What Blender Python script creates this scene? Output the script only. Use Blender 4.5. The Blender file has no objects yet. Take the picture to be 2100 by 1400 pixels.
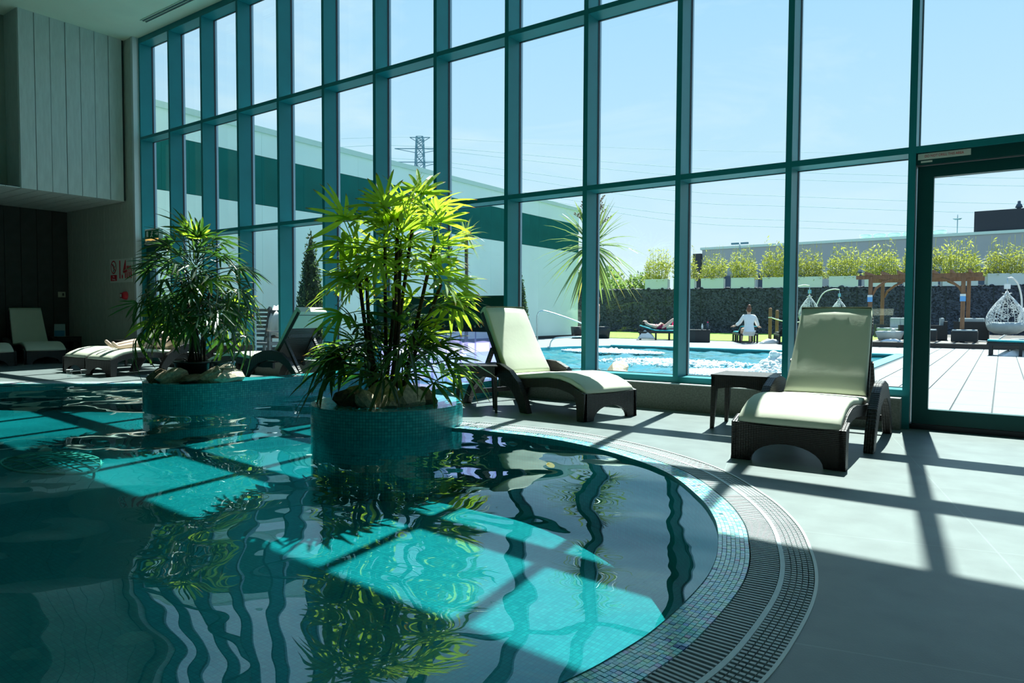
import bpy, bmesh, math, random
from mathutils import Vector, Matrix

# ------------------------------------------------------------------ camera, sky, sun, exposure
scene = bpy.context.scene
col = scene.collection
R_ = (0.8153717, 0.5789202, 0.0045167)
U_ = (-0.0262042, 0.0291110, 0.9992327)
F_ = (-0.5783445, 0.8148644, -0.0389064)
cam_data = bpy.data.cameras.new('camera')
cam = bpy.data.objects.new('camera', cam_data)
col.objects.link(cam)
cam.matrix_world = Matrix(((R_[0], U_[0], -F_[0], 0.0), (R_[1], U_[1], -F_[1], 0.0), (R_[2], U_[2], -F_[2], 1.0), (0, 0, 0, 1)))
cam_data.sensor_width = 36.0
cam_data.lens = 1415.8 * 36.0 / 2100.0
cam_data.clip_start = 0.05
cam_data.clip_end = 2000.0
scene.camera = cam

world = bpy.data.worlds.new('summer_sky')
scene.world = world
world.use_nodes = True
wn, wl = world.node_tree.nodes, world.node_tree.links
wn.clear()
w_out = wn.new('ShaderNodeOutputWorld')
w_bg = wn.new('ShaderNodeBackground')
w_tc = wn.new('ShaderNodeTexCoord')
w_sep = wn.new('ShaderNodeSeparateXYZ')
w_ramp = wn.new('ShaderNodeValToRGB')
w_ramp.color_ramp.elements[0].position = 0.0
w_ramp.color_ramp.elements[0].color = (0.86, 0.95, 1.0, 1)
w_ramp.color_ramp.elements[1].position = 1.0
w_ramp.color_ramp.elements[1].color = (0.10, 0.30, 0.78, 1)
e = w_ramp.color_ramp.elements.new(0.22); e.color = (0.58, 0.81, 0.99, 1)
e = w_ramp.color_ramp.elements.new(0.45); e.color = (0.42, 0.70, 0.99, 1)
w_map = wn.new('ShaderNodeMapping')
w_map.inputs['Scale'].default_value = (1.6, 1.6, 6.0)
w_noise = wn.new('ShaderNodeTexNoise')
w_noise.inputs['Scale'].default_value = 1.7
w_noise.inputs['Detail'].default_value = 7.0
w_noise.inputs['Roughness'].default_value = 0.62
w_noise.inputs['Distortion'].default_value = 0.6
w_cr = wn.new('ShaderNodeValToRGB')
w_cr.color_ramp.elements[0].position = 0.48
w_cr.color_ramp.elements[0].color = (0, 0, 0, 1)
w_cr.color_ramp.elements[1].position = 0.75
w_cr.color_ramp.elements[1].color = (0.55, 0.55, 0.55, 1)
w_mix = wn.new('ShaderNodeMix'); w_mix.data_type = 'RGBA'
w_mix.inputs[7].default_value = (0.84, 0.94, 1.0, 1)
wl.new(w_tc.outputs['Generated'], w_sep.inputs[0])
wl.new(w_sep.outputs['Z'], w_ramp.inputs[0])
wl.new(w_tc.outputs['Generated'], w_map.inputs[0])
wl.new(w_map.outputs[0], w_noise.inputs['Vector'])
wl.new(w_noise.outputs['Fac'], w_cr.inputs[0])
wl.new(w_cr.outputs[0], w_mix.inputs[0])
wl.new(w_ramp.outputs[0], w_mix.inputs[6])
wl.new(w_mix.outputs[2], w_bg.inputs['Color'])
w_bg.inputs['Strength'].default_value = 1.14
wl.new(w_bg.outputs[0], w_out.inputs[0])

sun_data = bpy.data.lights.new('sun', 'SUN')
sun_data.energy = 14.0
sun_data.angle = math.radians(0.53)
sun_data.color = (1.0, 0.97, 0.90)
sun = bpy.data.objects.new('sun', sun_data)
col.objects.link(sun)
SUN_DIR = Vector((-0.126, 1.0, 1.53)).normalized()
sun.rotation_euler = SUN_DIR.to_track_quat('Z', 'Y').to_euler()
sun.location = (-2, 20, 30)

vs = scene.view_settings
vs.view_transform = 'Standard'
vs.look = 'None'
vs.gamma = 1.0
vs.use_curve_mapping = False
vs.exposure = 0.0
cy = scene.cycles
cy.max_bounces = 10
cy.diffuse_bounces = 5
cy.glossy_bounces = 4
cy.transmission_bounces = 6
cy.transparent_max_bounces = 24
cy.caustics_reflective = False
cy.caustics_refractive = False
cy.sample_clamp_indirect = 6.0

random.seed(7)
PI = math.pi

# ------------------------------------------------------------------ materials
MATS = {}
def srgb(r, g, b):
    f = lambda c: (c / 255 / 12.92) if c / 255 <= 0.04045 else ((c / 255 + 0.055) / 1.055) ** 2.4
    return (f(r), f(g), f(b), 1)

def mat(name, color, rough=0.6, metal=0.0, vary=0.0, scale=8.0, bump=0.0, bscale=None, spec=0.5, trans=0.0, coords='Object', stretch=None):
    """principled material with optional noise variation of the colour and a fine bump"""
    m = bpy.data.materials.new(name); m.use_nodes = True
    nt = m.node_tree; p = nt.nodes['Principled BSDF']
    c = color if len(color) == 4 else (*color, 1)
    p.inputs['Base Color'].default_value = c
    p.inputs['Roughness'].default_value = rough
    p.inputs['Metallic'].default_value = metal
    p.inputs['Specular IOR Level'].default_value = spec
    if trans: p.inputs['Transmission Weight'].default_value = trans
    if vary or bump:
        tc = nt.nodes.new('ShaderNodeTexCoord'); mp = nt.nodes.new('ShaderNodeMapping')
        nt.links.new(tc.outputs[coords], mp.inputs[0])
        if stretch: mp.inputs['Scale'].default_value = stretch
    if vary:
        n = nt.nodes.new('ShaderNodeTexNoise'); n.inputs['Scale'].default_value = scale; n.inputs['Detail'].default_value = 6
        nt.links.new(mp.outputs[0], n.inputs['Vector'])
        r = nt.nodes.new('ShaderNodeValToRGB')
        r.color_ramp.elements[0].position = 0.3; r.color_ramp.elements[1].position = 0.7
        r.color_ramp.elements[0].color = tuple(x * (1 - vary) for x in c[:3]) + (1,)
        r.color_ramp.elements[1].color = tuple(min(1, x * (1 + vary)) for x in c[:3]) + (1,)
        nt.links.new(n.outputs['Fac'], r.inputs[0]); nt.links.new(r.outputs[0], p.inputs['Base Color'])
    if bump:
        n2 = nt.nodes.new('ShaderNodeTexNoise'); n2.inputs['Scale'].default_value = bscale or scale * 4; n2.inputs['Detail'].default_value = 4
        nt.links.new(mp.outputs[0], n2.inputs['Vector'])
        b = nt.nodes.new('ShaderNodeBump'); b.inputs['Strength'].default_value = bump; b.inputs['Distance'].default_value = 0.01
        nt.links.new(n2.outputs['Fac'], b.inputs['Height']); nt.links.new(b.outputs[0], p.inputs['Normal'])
    MATS[name] = m
    return m

def brick_mat(name, c1, c2, mortar, size, gap, rough=0.25, coords='UV', bump=0.3, bias=0.0, offset=0.0, ratio=1.0, tint=None):
    """small square tiles: a brick texture with no running offset"""
    m = bpy.data.materials.new(name); m.use_nodes = True
    nt = m.node_tree; p = nt.nodes['Principled BSDF']
    tc = nt.nodes.new('ShaderNodeTexCoord')
    b = nt.nodes.new('ShaderNodeTexBrick')
    b.offset = offset; b.squash = 1.0
    b.inputs['Color1'].default_value = c1; b.inputs['Color2'].default_value = c2; b.inputs['Mortar'].default_value = mortar
    b.inputs['Scale'].default_value = 1.0
    b.inputs['Mortar Size'].default_value = gap; b.inputs['Mortar Smooth'].default_value = 0.1
    b.inputs['Bias'].default_value = bias
    b.inputs['Brick Width'].default_value = size * ratio; b.inputs['Row Height'].default_value = size
    nt.links.new(tc.outputs[coords], b.inputs['Vector'])
    src = b.outputs['Color']
    if tint:
        n = nt.nodes.new('ShaderNodeTexNoise'); n.inputs['Scale'].default_value = tint[0]
        nt.links.new(tc.outputs[coords], n.inputs['Vector'])
        mx = nt.nodes.new('ShaderNodeMix'); mx.data_type = 'RGBA'; mx.blend_type = 'MULTIPLY'
        mx.inputs[7].default_value = tint[1]
        nt.links.new(n.outputs['Fac'], mx.inputs[0]); nt.links.new(src, mx.inputs[6]); src = mx.outputs[2]
    nt.links.new(src, p.inputs['Base Color'])
    p.inputs['Roughness'].default_value = rough
    if bump:
        bp = nt.nodes.new('ShaderNodeBump'); bp.inputs['Strength'].default_value = bump; bp.inputs['Distance'].default_value = 0.002
        bp.invert = True
        nt.links.new(b.outputs['Fac'], bp.inputs['Height']); nt.links.new(bp.outputs[0], p.inputs['Normal'])
    MATS[name] = m
    return m

def pane_mat(name, tint, ior=1.5, rough=0.0, bump=None, gloss=(1, 1, 1)):
    """clear sheet: transparent with a mirror coat whose share follows the Fresnel law"""
    m = bpy.data.materials.new(name); m.use_nodes = True
    nt = m.node_tree; nt.nodes.clear()
    out = nt.nodes.new('ShaderNodeOutputMaterial'); mix = nt.nodes.new('ShaderNodeMixShader')
    tr = nt.nodes.new('ShaderNodeBsdfTransparent'); gl = nt.nodes.new('ShaderNodeBsdfGlossy'); fr = nt.nodes.new('ShaderNodeLayerWeight')
    tr.inputs[0].default_value = (*tint, 1); gl.inputs['Roughness'].default_value = rough
    gl.inputs['Color'].default_value = (*gloss, 1)
    fr.inputs['Blend'].default_value = 0.5
    f0 = ((ior - 1) / (ior + 1)) ** 2
    pw = nt.nodes.new('ShaderNodeMath'); pw.operation = 'POWER'; pw.inputs[1].default_value = 5.0
    ml = nt.nodes.new('ShaderNodeMath'); ml.operation = 'MULTIPLY_ADD'; ml.inputs[1].default_value = 1 - f0; ml.inputs[2].default_value = f0
    nt.links.new(fr.outputs['Facing'], pw.inputs[0]); nt.links.new(pw.outputs[0], ml.inputs[0])
    if bump:
        tc = nt.nodes.new('ShaderNodeTexCoord'); prev = None
        for (sc, st, dist, stretch, detail) in bump:
            mp = nt.nodes.new('ShaderNodeMapping'); mp.inputs['Scale'].default_value = stretch
            n = nt.nodes.new('ShaderNodeTexNoise'); n.inputs['Scale'].default_value = sc; n.inputs['Detail'].default_value = detail
            bp = nt.nodes.new('ShaderNodeBump'); bp.inputs['Strength'].default_value = st; bp.inputs['Distance'].default_value = dist
            nt.links.new(tc.outputs['Object'], mp.inputs[0]); nt.links.new(mp.outputs[0], n.inputs['Vector'])
            nt.links.new(n.outputs['Fac'], bp.inputs['Height'])
            if prev: nt.links.new(prev.outputs[0], bp.inputs['Normal'])
            prev = bp
        nt.links.new(prev.outputs[0], gl.inputs['Normal']); nt.links.new(prev.outputs[0], fr.inputs['Normal'])
    nt.links.new(ml.outputs[0], mix.inputs[0]); nt.links.new(tr.outputs[0], mix.inputs[1]); nt.links.new(gl.outputs[0], mix.inputs[2])
    nt.links.new(mix.outputs[0], out.inputs[0])
    MATS[name] = m
    return m

def leaf_mat(name, color, tip=None, trans=(0.5, 0.75, 0.05), rough=0.4, share=0.5):
    """leaf: diffuse and glossy face with light shining through it"""
    m = bpy.data.materials.new(name); m.use_nodes = True
    nt = m.node_tree; p = nt.nodes['Principled BSDF']; out = nt.nodes['Material Output']
    p.inputs['Roughness'].default_value = rough
    p.inputs['Base Color'].default_value = (*color, 1)
    oi = nt.nodes.new('ShaderNodeObjectInfo')
    hsv = nt.nodes.new('ShaderNodeHueSaturation')
    mr = nt.nodes.new('ShaderNodeMapRange'); mr.inputs['To Min'].default_value = 0.6; mr.inputs['To Max'].default_value = 1.35
    nt.links.new(oi.outputs['Random'], mr.inputs[0]); nt.links.new(mr.outputs[0], hsv.inputs['Value'])
    hsv.inputs['Color'].default_value = (*color, 1)
    csrc = hsv.outputs[0]
    tl = nt.nodes.new('ShaderNodeBsdfTranslucent'); tl.inputs[0].default_value = (*trans, 1)
    if tip:
        uv = nt.nodes.new('ShaderNodeUVMap'); sp = nt.nodes.new('ShaderNodeSeparateXYZ')
        nt.links.new(uv.outputs[0], sp.inputs[0])
        rp = nt.nodes.new('ShaderNodeValToRGB'); rp.color_ramp.elements[0].position = 0.86; rp.color_ramp.elements[1].position = 0.97
        rp.color_ramp.elements[0].color = (0, 0, 0, 1); rp.color_ramp.elements[1].color = (1, 1, 1, 1)
        nt.links.new(sp.outputs['Y'], rp.inputs[0])
        mx = nt.nodes.new('ShaderNodeMix'); mx.data_type = 'RGBA'; mx.inputs[7].default_value = (*tip, 1)
        nt.links.new(rp.outputs[0], mx.inputs[0]); nt.links.new(csrc, mx.inputs[6]); csrc = mx.outputs[2]
        mx2 = nt.nodes.new('ShaderNodeMix'); mx2.data_type = 'RGBA'; mx2.inputs[6].default_value = (*trans, 1); mx2.inputs[7].default_value = (*tip, 1)
        nt.links.new(rp.outputs[0], mx2.inputs[0]); nt.links.new(mx2.outputs[2], tl.inputs[0])
    nt.links.new(csrc, p.inputs['Base Color'])
    ms = nt.nodes.new('ShaderNodeMixShader'); ms.inputs[0].default_value = share
    nt.links.new(p.outputs[0], ms.inputs[1]); nt.links.new(tl.outputs[0], ms.inputs[2]); nt.links.new(ms.outputs[0], out.inputs[0])
    MATS[name] = m
    return m

def attr_mat(name, rough=0.2, bump=0.0, coat=0.0):
    """each piece carries its own colour in the mesh attribute 'piece'"""
    m = bpy.data.materials.new(name); m.use_nodes = True
    nt = m.node_tree; p = nt.nodes['Principled BSDF']
    a = nt.nodes.new('ShaderNodeAttribute'); a.attribute_name = 'piece'
    nt.links.new(a.outputs['Color'], p.inputs['Base Color'])
    p.inputs['Roughness'].default_value = rough
    p.inputs['Coat Weight'].default_value = coat
    MATS[name] = m
    return m

def emit_mat(name, color, strength):
    m = bpy.data.materials.new(name); m.use_nodes = True
    p = m.node_tree.nodes['Principled BSDF']
    p.inputs['Base Color'].default_value = (*color, 1)
    p.inputs['Emission Color'].default_value = (*color, 1); p.inputs['Emission Strength'].default_value = strength
    MATS[name] = m
    return m

# ------------------------------------------------------------------ mesh builder
class MB:
    def __init__(s): s.v = []; s.f = []; s.sm = []; s.uv = {}; s.pc = []; s.cur = None
    def add(s, vs_, fs, smooth=False, uvs=None):
        o = len(s.v); s.v += [tuple(p) for p in vs_]
        for k, f in enumerate(fs):
            if uvs: s.uv[len(s.f)] = [uvs[i] for i in f]
            s.f.append(tuple(i + o for i in f)); s.sm.append(smooth); s.pc.append(s.cur)
        return s
    def box(s, x0, x1, y0, y1, z0, z1, M=None):
        p = [(x, y, z) for z in (z0, z1) for y in (y0, y1) for x in (x0, x1)]
        if M: p = [M @ Vector(q) for q in p]
        return s.add(p, [(0, 2, 3, 1), (4, 5, 7, 6), (0, 1, 5, 4), (2, 6, 7, 3), (0, 4, 6, 2), (1, 3, 7, 5)])
    def bar(s, a, b, w, h, up=(0, 0, 1)):
        a, b = Vector(a), Vector(b); d = (b - a).normalized(); u_ = Vector(up)
        r = d.cross(u_)
        if r.length < 1e-4: r = d.cross(Vector((1, 0, 0)))
        r.normalize(); n = r.cross(d).normalized()
        q = [c + r * sx * w / 2 + n * sz * h / 2 for c in (a, b) for sx, sz in ((-1, -1), (1, -1), (1, 1), (-1, 1))]
        return s.add(q, [(0, 3, 2, 1), (4, 5, 6, 7), (0, 1, 5, 4), (1, 2, 6, 5), (2, 3, 7, 6), (3, 0, 4, 7)])
    def tube(s, pts, r, n=8, cap=True):
        pts = [Vector(p) for p in pts]; rs = r if isinstance(r, (list, tuple)) else [r] * len(pts)
        rings = []; prev = None
        for i, p in enumerate(pts):
            t = (pts[min(i + 1, len(pts) - 1)] - pts[max(i - 1, 0)]).normalized()
            if prev is None:
                a = t.cross(Vector((0, 0, 1)))
                if a.length < 1e-3: a = t.cross(Vector((1, 0, 0)))
                a.normalize()
            else:
                a = (prev - t * prev.dot(t))
                a = a.normalized() if a.length > 1e-6 else t.orthogonal().normalized()
            prev = a; b = t.cross(a)
            rings.append([p + (a * math.cos(2 * PI * k / n) + b * math.sin(2 * PI * k / n)) * rs[i] for k in range(n)])
        vs_ = [q for ring in rings for q in ring]; fs = []
        for i in range(len(pts) - 1):
            for k in range(n):
                fs.append((i * n + k, i * n + (k + 1) % n, (i + 1) * n + (k + 1) % n, (i + 1) * n + k))
        if cap: fs += [tuple(reversed(range(n))), tuple(range((len(pts) - 1) * n, len(pts) * n))]
        return s.add(vs_, fs, True)
    def lathe(s, prof, n=24, c=(0, 0, 0), uvs=False):
        vs_ = []; fs = []; uv = []
        for (r, z) in prof:
            for k in range(n + 1):
                a = 2 * PI * k / n
                vs_.append((c[0] + r * math.cos(a), c[1] + r * math.sin(a), c[2] + z)); uv.append((a * r, z))
        for i in range(len(prof) - 1):
            for k in range(n):
                fs.append((i * (n + 1) + k, i * (n + 1) + k + 1, (i + 1) * (n + 1) + k + 1, (i + 1) * (n + 1) + k))
        return s.add(vs_, fs, True, uv if uvs else None)
    def prism(s, poly, axis, a0, a1, M=None):
        """2D polygon extruded along an axis: 'x' (y,z), 'y' (x,z), 'z' (x,y)"""
        def P3(p, a):
            q = {'x': (a, p[0], p[1]), 'y': (p[0], a, p[1]), 'z': (p[0], p[1], a)}[axis]
            return M @ Vector(q) if M else q
        n = len(poly)
        vs_ = [P3(p, a0) for p in poly] + [P3(p, a1) for p in poly]
        fs = [tuple(range(n)), tuple(reversed(range(n, 2 * n)))] + [(i, i + n, (i + 1) % n + n, (i + 1) % n) for i in range(n)]
        return s.add(vs_, fs)
    def ribbon(s, A, B, smooth=False):
        """strip of quads between two polylines of equal length"""
        n = len(A); return s.add(list(A) + list(B), [(i, i + 1, n + i + 1, n + i) for i in range(n - 1)], smooth)
    def sphere(s, c, r, nu=12, nv=8, M=None):
        rx, ry, rz = r if isinstance(r, (tuple, list)) else (r, r, r)
        vs_ = []; fs = []
        for i in range(nv + 1):
            t = PI * i / nv
            for k in range(nu):
                a = 2 * PI * k / nu
                p = Vector((rx * math.sin(t) * math.cos(a), ry * math.sin(t) * math.sin(a), rz * math.cos(t)))
                if M: p = M @ p
                vs_.append(Vector(c) + p)
        for i in range(nv):
            for k in range(nu):
                fs.append((i * nu + k, (i + 1) * nu + k, (i + 1) * nu + (k + 1) % nu, i * nu + (k + 1) % nu))
        return s.add(vs_, fs, True)
    def mesh(s, name, m=None):
        me = bpy.data.meshes.new(name)
        me.from_pydata([tuple(p) for p in s.v], [], s.f)
        me.polygons.foreach_set('use_smooth', s.sm)
        if s.uv:
            ul = me.uv_layers.new(name='UVMap')
            for fi, uvs in s.uv.items():
                for k, li in enumerate(me.polygons[fi].loop_indices): ul.data[li].uv = uvs[k]
        if any(c is not None for c in s.pc):
            ca = me.color_attributes.new('piece', 'FLOAT_COLOR', 'CORNER')
            for p in me.polygons:
                c = s.pc[p.index] or (0.5, 0.5, 0.5, 1)
                for li in p.loop_indices: ca.data[li].color = c
        if m: me.materials.append(MATS[m] if isinstance(m, str) else m)
        me.validate(); me.update()
        return me
    def build(s, name, m, parent=None, loc=None, rz=None):
        o = bpy.data.objects.new(name, s.mesh(name, m)); col.objects.link(o)
        if parent: o.parent = parent
        if loc: o.location = loc
        if rz is not None: o.rotation_euler = (0, 0, rz)
        return o

def tag(o, label=None, cat=None, group=None, kind=None):
    if label: o['label'] = label
    if cat: o['category'] = cat
    if group: o['group'] = group
    if kind: o['kind'] = kind
    return o
def empty(name, loc=(0, 0, 0), rz=0.0):
    o = bpy.data.objects.new(name, None); o.empty_display_size = 0.1; col.objects.link(o)
    o.location = loc; o.rotation_euler = (0, 0, rz)
    return o
def place(name, me, parent=None, loc=(0, 0, 0), rot=(0, 0, 0), scale=None):
    o = bpy.data.objects.new(name, me); col.objects.link(o)
    o.location = loc; o.rotation_euler = rot
    if scale: o.scale = scale if isinstance(scale, (tuple, list)) else (scale,) * 3
    if parent: o.parent = parent
    return o
def copy_tree(o, parent=None):
    c = o.copy(); col.objects.link(c); c.parent = parent
    for ch in list(o.children): copy_tree(ch, c)
    return c
def bevel(o, w=0.006, seg=2):
    m = o.modifiers.new('bevel', 'BEVEL'); m.width = w; m.segments = seg; m.limit_method = 'ANGLE'; m.angle_limit = math.radians(40)
    return o
def catmull(pts, step):
    pts = [Vector(p) for p in pts]; out = []
    for i in range(len(pts) - 1):
        p0 = pts[i - 1] if i else pts[0] * 2 - pts[1]
        p1, p2 = pts[i], pts[i + 1]
        p3 = pts[i + 2] if i + 2 < len(pts) else p2 * 2 - p1
        n = max(2, int((p2 - p1).length / step))
        for k in range(n):
            t = k / n
            out.append(0.5 * (2 * p1 + (p2 - p0) * t + (2 * p0 - 5 * p1 + 4 * p2 - p3) * t * t + (3 * p1 - p0 - 3 * p2 + p3) * t ** 3))
    out.append(pts[-1]); return out
def resample(pts, step):
    out = [pts[0].copy()]; acc = 0.0
    for a, b in zip(pts, pts[1:]):
        L = (b - a).length
        while acc + L >= step and L > 0:
            t = (step - acc) / L; a = a.lerp(b, t); out.append(a.copy()); L = (b - a).length; acc = 0.0
        acc += L
    return out
def offset(pts, d):
    """shift an open 2D polyline sideways (positive: to the left of travel)"""
    out = []
    for i, p in enumerate(pts):
        t = pts[min(i + 1, len(pts) - 1)] - pts[max(i - 1, 0)]
        n = Vector((-t.y, t.x)).normalized(); out.append(Vector((p.x, p.y)) + n * d)
    return out
def fill(polys, z):
    """flat faces between an outer loop and hole loops"""
    bm = bmesh.new(); es = []
    for poly in polys:
        vs_ = [bm.verts.new((p[0], p[1], z)) for p in poly]
        es += [bm.edges.new((vs_[i], vs_[(i + 1) % len(vs_)])) for i in range(len(vs_))]
    bmesh.ops.triangle_fill(bm, use_beauty=True, use_dissolve=False, edges=es, normal=(0, 0, 1))
    bm.verts.index_update()
    v = [tuple(x.co) for x in bm.verts]; f = []
    for fc in bm.faces:
        idx = [x.index for x in fc.verts]
        if fc.normal.z < 0: idx.reverse()
        f.append(tuple(idx))
    bm.free(); return v, f
def smoothstep(a, b, x):
    t = max(0, min(1, (x - a) / (b - a))); return t * t * (3 - 2 * t)
# ------------------------------------------------------------------ palette
mat('frame_green', (0.014, 0.225, 0.255), 0.42, spec=0.25, vary=0.06, scale=3)
mat('frame_dark', (0.006, 0.072, 0.072), 0.45, spec=0.25, vary=0.06, scale=3)
mat('seal_black', (0.012, 0.02, 0.03), 0.5)
mat('bead_pale', (0.30, 0.42, 0.50), 0.3, 0.3)
pane_mat('window_glass', (0.915, 0.975, 0.97), 1.42)
mat('floor_tile', (0.166, 0.206, 0.204), 0.42, vary=0.13, scale=5, bump=0.08, bscale=160)
mat('plinth_stone', (0.20, 0.21, 0.19), 0.6, vary=0.25, scale=60, bump=0.15)
mat('ceiling_white', (0.72, 0.80, 0.66), 0.8, vary=0.03, scale=2)
mat('board_white', (0.56, 0.62, 0.60), 0.55, vary=0.08, scale=3, bump=0.1, stretch=(6, 6, 1))
mat('wall_grey', (0.50, 0.53, 0.46), 0.7, vary=0.12, scale=6, bump=0.05, stretch=(8, 8, 1))
mat('wall_dark', (0.045, 0.048, 0.045), 0.7, vary=0.15, scale=6)
mat('wall_cream', (0.30, 0.34, 0.29), 0.8, vary=0.03)
mat('trim_white', (0.62, 0.66, 0.66), 0.4)
mat('grout', (0.16, 0.24, 0.25), 0.8)
mat('joint_dark', (0.03, 0.04, 0.04), 0.8)
mat('grate_grey', (0.47, 0.52, 0.53), 0.45, vary=0.1, scale=30)
mat('grate_strip', (0.62, 0.70, 0.74), 0.5, vary=0.05, scale=20)
mat('trough_dark', (0.012, 0.016, 0.018), 0.7)
attr_mat('mosaic', 0.17, coat=0.35)
brick_mat('pool_tile', (0.008, 0.215, 0.225, 1), (0.024, 0.29, 0.285, 1), (0.012, 0.15, 0.16, 1), 0.026, 0.0015, 0.3, 'UV', 0.1, tint=(0.8, (0.62, 0.86, 0.9, 1)))
brick_mat('planter_tile', (0.016, 0.30, 0.31, 1), (0.05, 0.46, 0.45, 1), (0.008, 0.11, 0.12, 1), 0.026, 0.0016, 0.16, 'UV', 0.3, tint=(3.0, (0.7, 0.9, 1.0, 1)))
pane_mat('pool_water', (0.45, 0.92, 0.95), 1.8, 0.0, bump=[(0.60, 0.8, 0.21, (1.0, 1.0, 1.0), 0.8), (2.2, 0.3, 0.035, (1.0, 1.3, 1.0), 1.0)], gloss=(0.72, 0.93, 1.0))

# ------------------------------------------------------------------ pool outline (indoor), walking clockwise from the round planter
Y0 = 7.0
E_CTRL = [(-4.5, 4.45), (-3.92, 4.644), (-3.45, 4.70), (-2.955, 4.707), (-2.358, 4.528), (-1.774, 4.183), (-1.366, 3.715), (-1.13, 3.327),
          (-1.0, 2.99), (-0.925, 2.72), (-0.888, 2.45), (-0.88, 2.061), (-0.905, 1.82), (-0.95, 1.6), (-1.1, 1.1), (-1.45, 0.5), (-2.1, -0.2),
          (-3.3, -0.95), (-5.2, -1.5), (-7.5, -1.6), (-9.6, -1.0), (-11.2, 0.2), (-12.0, 1.7), (-11.95, 2.9), (-11.4, 3.7), (-10.67, 4.27),
          (-10.0, 4.88), (-9.3, 5.45), (-8.5, 5.95), (-7.68, 6.25)]
EDGE = resample(catmull([Vector(p) for p in E_CTRL], 0.03), 0.04)
COPE = offset(EDGE, 0.13)
GRATE = offset(EDGE, 0.385)
closing = [(-7.6, 6.4), (-7.6, 6.985), (-5.10, 6.985), (-4.98, 5.6), (-4.9, 4.9)]
hole = [tuple(p) for p in GRATE] + closing
basin = [tuple(p) for p in EDGE] + closing

fv, ff = fill([[(-17.15, -7), (8, -7), (8, 7.32), (-17.15, 7.32)], hole], 0.0)
fl = MB(); fl.add(fv, ff)
floor = tag(fl.build('floor', 'floor_tile'), 'pale grey large format tiled floor around the indoor pool', 'floor', kind='structure')
# thin recessed joints of the big floor tiles, cut as dark grooves right of the pool
nt = MATS['floor_tile'].node_tree
p_ = nt.nodes['Principled BSDF']
old = p_.inputs['Base Color'].links[0].from_socket
tc_ = nt.nodes.new('ShaderNodeTexCoord'); mp_ = nt.nodes.new('ShaderNodeMapping'); mp_.inputs['Rotation'].default_value = (0, 0, math.radians(-14)); mp_.inputs['Location'].default_value = (0.33, 0.15, 0)
bk = nt.nodes.new('ShaderNodeTexBrick'); bk.offset = 0.0
bk.inputs['Color1'].default_value = (1, 1, 1, 1); bk.inputs['Color2'].default_value = (0.96, 0.96, 0.96, 1); bk.inputs['Mortar'].default_value = (1.22, 1.22, 1.22, 1)
bk.inputs['Scale'].default_value = 1.0; bk.inputs['Brick Width'].default_value = 1.2; bk.inputs['Row Height'].default_value = 1.2; bk.inputs['Mortar Size'].default_value = 0.004
nt.links.new(tc_.outputs['Object'], mp_.inputs[0]); nt.links.new(mp_.outputs[0], bk.inputs['Vector'])
mm = nt.nodes.new('ShaderNodeMix'); mm.data_type = 'RGBA'; mm.blend_type = 'MULTIPLY'; mm.inputs[0].default_value = 1.0
nt.links.new(old, mm.inputs[6]); nt.links.new(bk.outputs[0], mm.inputs[7]); nt.links.new(mm.outputs[2], p_.inputs['Base Color'])

# basin: side walls and bottom
DEPTH = -0.80
pool = empty('pool_basin', (-5, 2, 0))
tag(pool, 'turquoise mosaic pool basin under the indoor water', 'pool', kind='structure')
pool.location = (0, 0, 0)
loop = [Vector(p) for p in basin]; loop.append(loop[0])
bw = MB(); s_ = 0.0; A = []; B = []; uvA = []
for i, p in enumerate(loop):
    if i: s_ += (p - loop[i - 1]).length
    A.append((p.x, p.y, 0.0)); uvA.append((s_, 0.0))
n_ = len(A)
bw.add(A + [(p[0], p[1], DEPTH) for p in A], [(i, i + 1, n_ + i + 1, n_ + i) for i in range(n_ - 1)], False, uvA + [(u[0], DEPTH) for u in uvA])
bw.build('basin_wall', 'pool_tile', pool)
bf = MB(); v_, f_ = fill([basin], 0.0); v_ = [(p[0], p[1], -0.60 + 0.030 * (-2.7 - p[0])) for p in v_]; bf.add(v_, f_, False, [(p[0], p[1]) for p in v_])
bf.build('basin_floor', 'pool_tile', pool)
# mosaic coping: real little tiles along the rim, one by one
cop = MB()
cols = [srgb(150, 215, 218), srgb(120, 200, 205), srgb(165, 222, 220), srgb(135, 195, 210), srgb(170, 210, 190), srgb(180, 185, 205), srgb(120, 180, 210), srgb(175, 220, 205)]
rare = [srgb(40, 90, 160), srgb(20, 60, 70), srgb(190, 120, 140), srgb(20, 110, 100)]
rng = random.Random(3)
ROWS = 7; g = 0.0012
fine = resample(catmull([Vector(p) for p in E_CTRL], 0.02), 0.0188)
for k in range(len(fine) - 1):
    a, b = fine[k], fine[k + 1]
    coarse = (a.y < -0.6) or (a.x < -4.6)
    if coarse and k % 2: continue
    if coarse and k + 2 < len(fine): b = fine[k + 2]
    t = (b - a).normalized(); nrm = Vector((-t.y, t.x))
    rows = 3 if coarse else ROWS
    h = 0.13 / rows
    for r in range(rows):
        cop.cur = rng.choice(rare) if rng.random() < 0.02 else tuple(min(0.9, c * rng.uniform(1.0, 1.5)) for c in rng.choice(cols)[:3]) + (1,)
        j = rng.uniform(-0.0008, 0.0008)
        q = []
        for (base, d) in ((a, r * h + g), (b, r * h + g), (b, (r + 1) * h - g), (a, (r + 1) * h - g)):
            sh = t * (g if base is a else -g)
            q.append(base + sh + nrm * d)
        zt = -0.004 + j
        vs_ = [(p.x, p.y, zt) for p in q] + [(p.x, p.y, zt - 0.006) for p in q]
        cop.add(vs_, [(0, 1, 2, 3), (0, 4, 5, 1), (1, 5, 6, 2), (2, 6, 7, 3), (3, 7, 4, 0)])
o = cop.build('mosaic_tiles', 'mosaic', pool); o['kind'] = 'stuff'
cb = MB()
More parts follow.
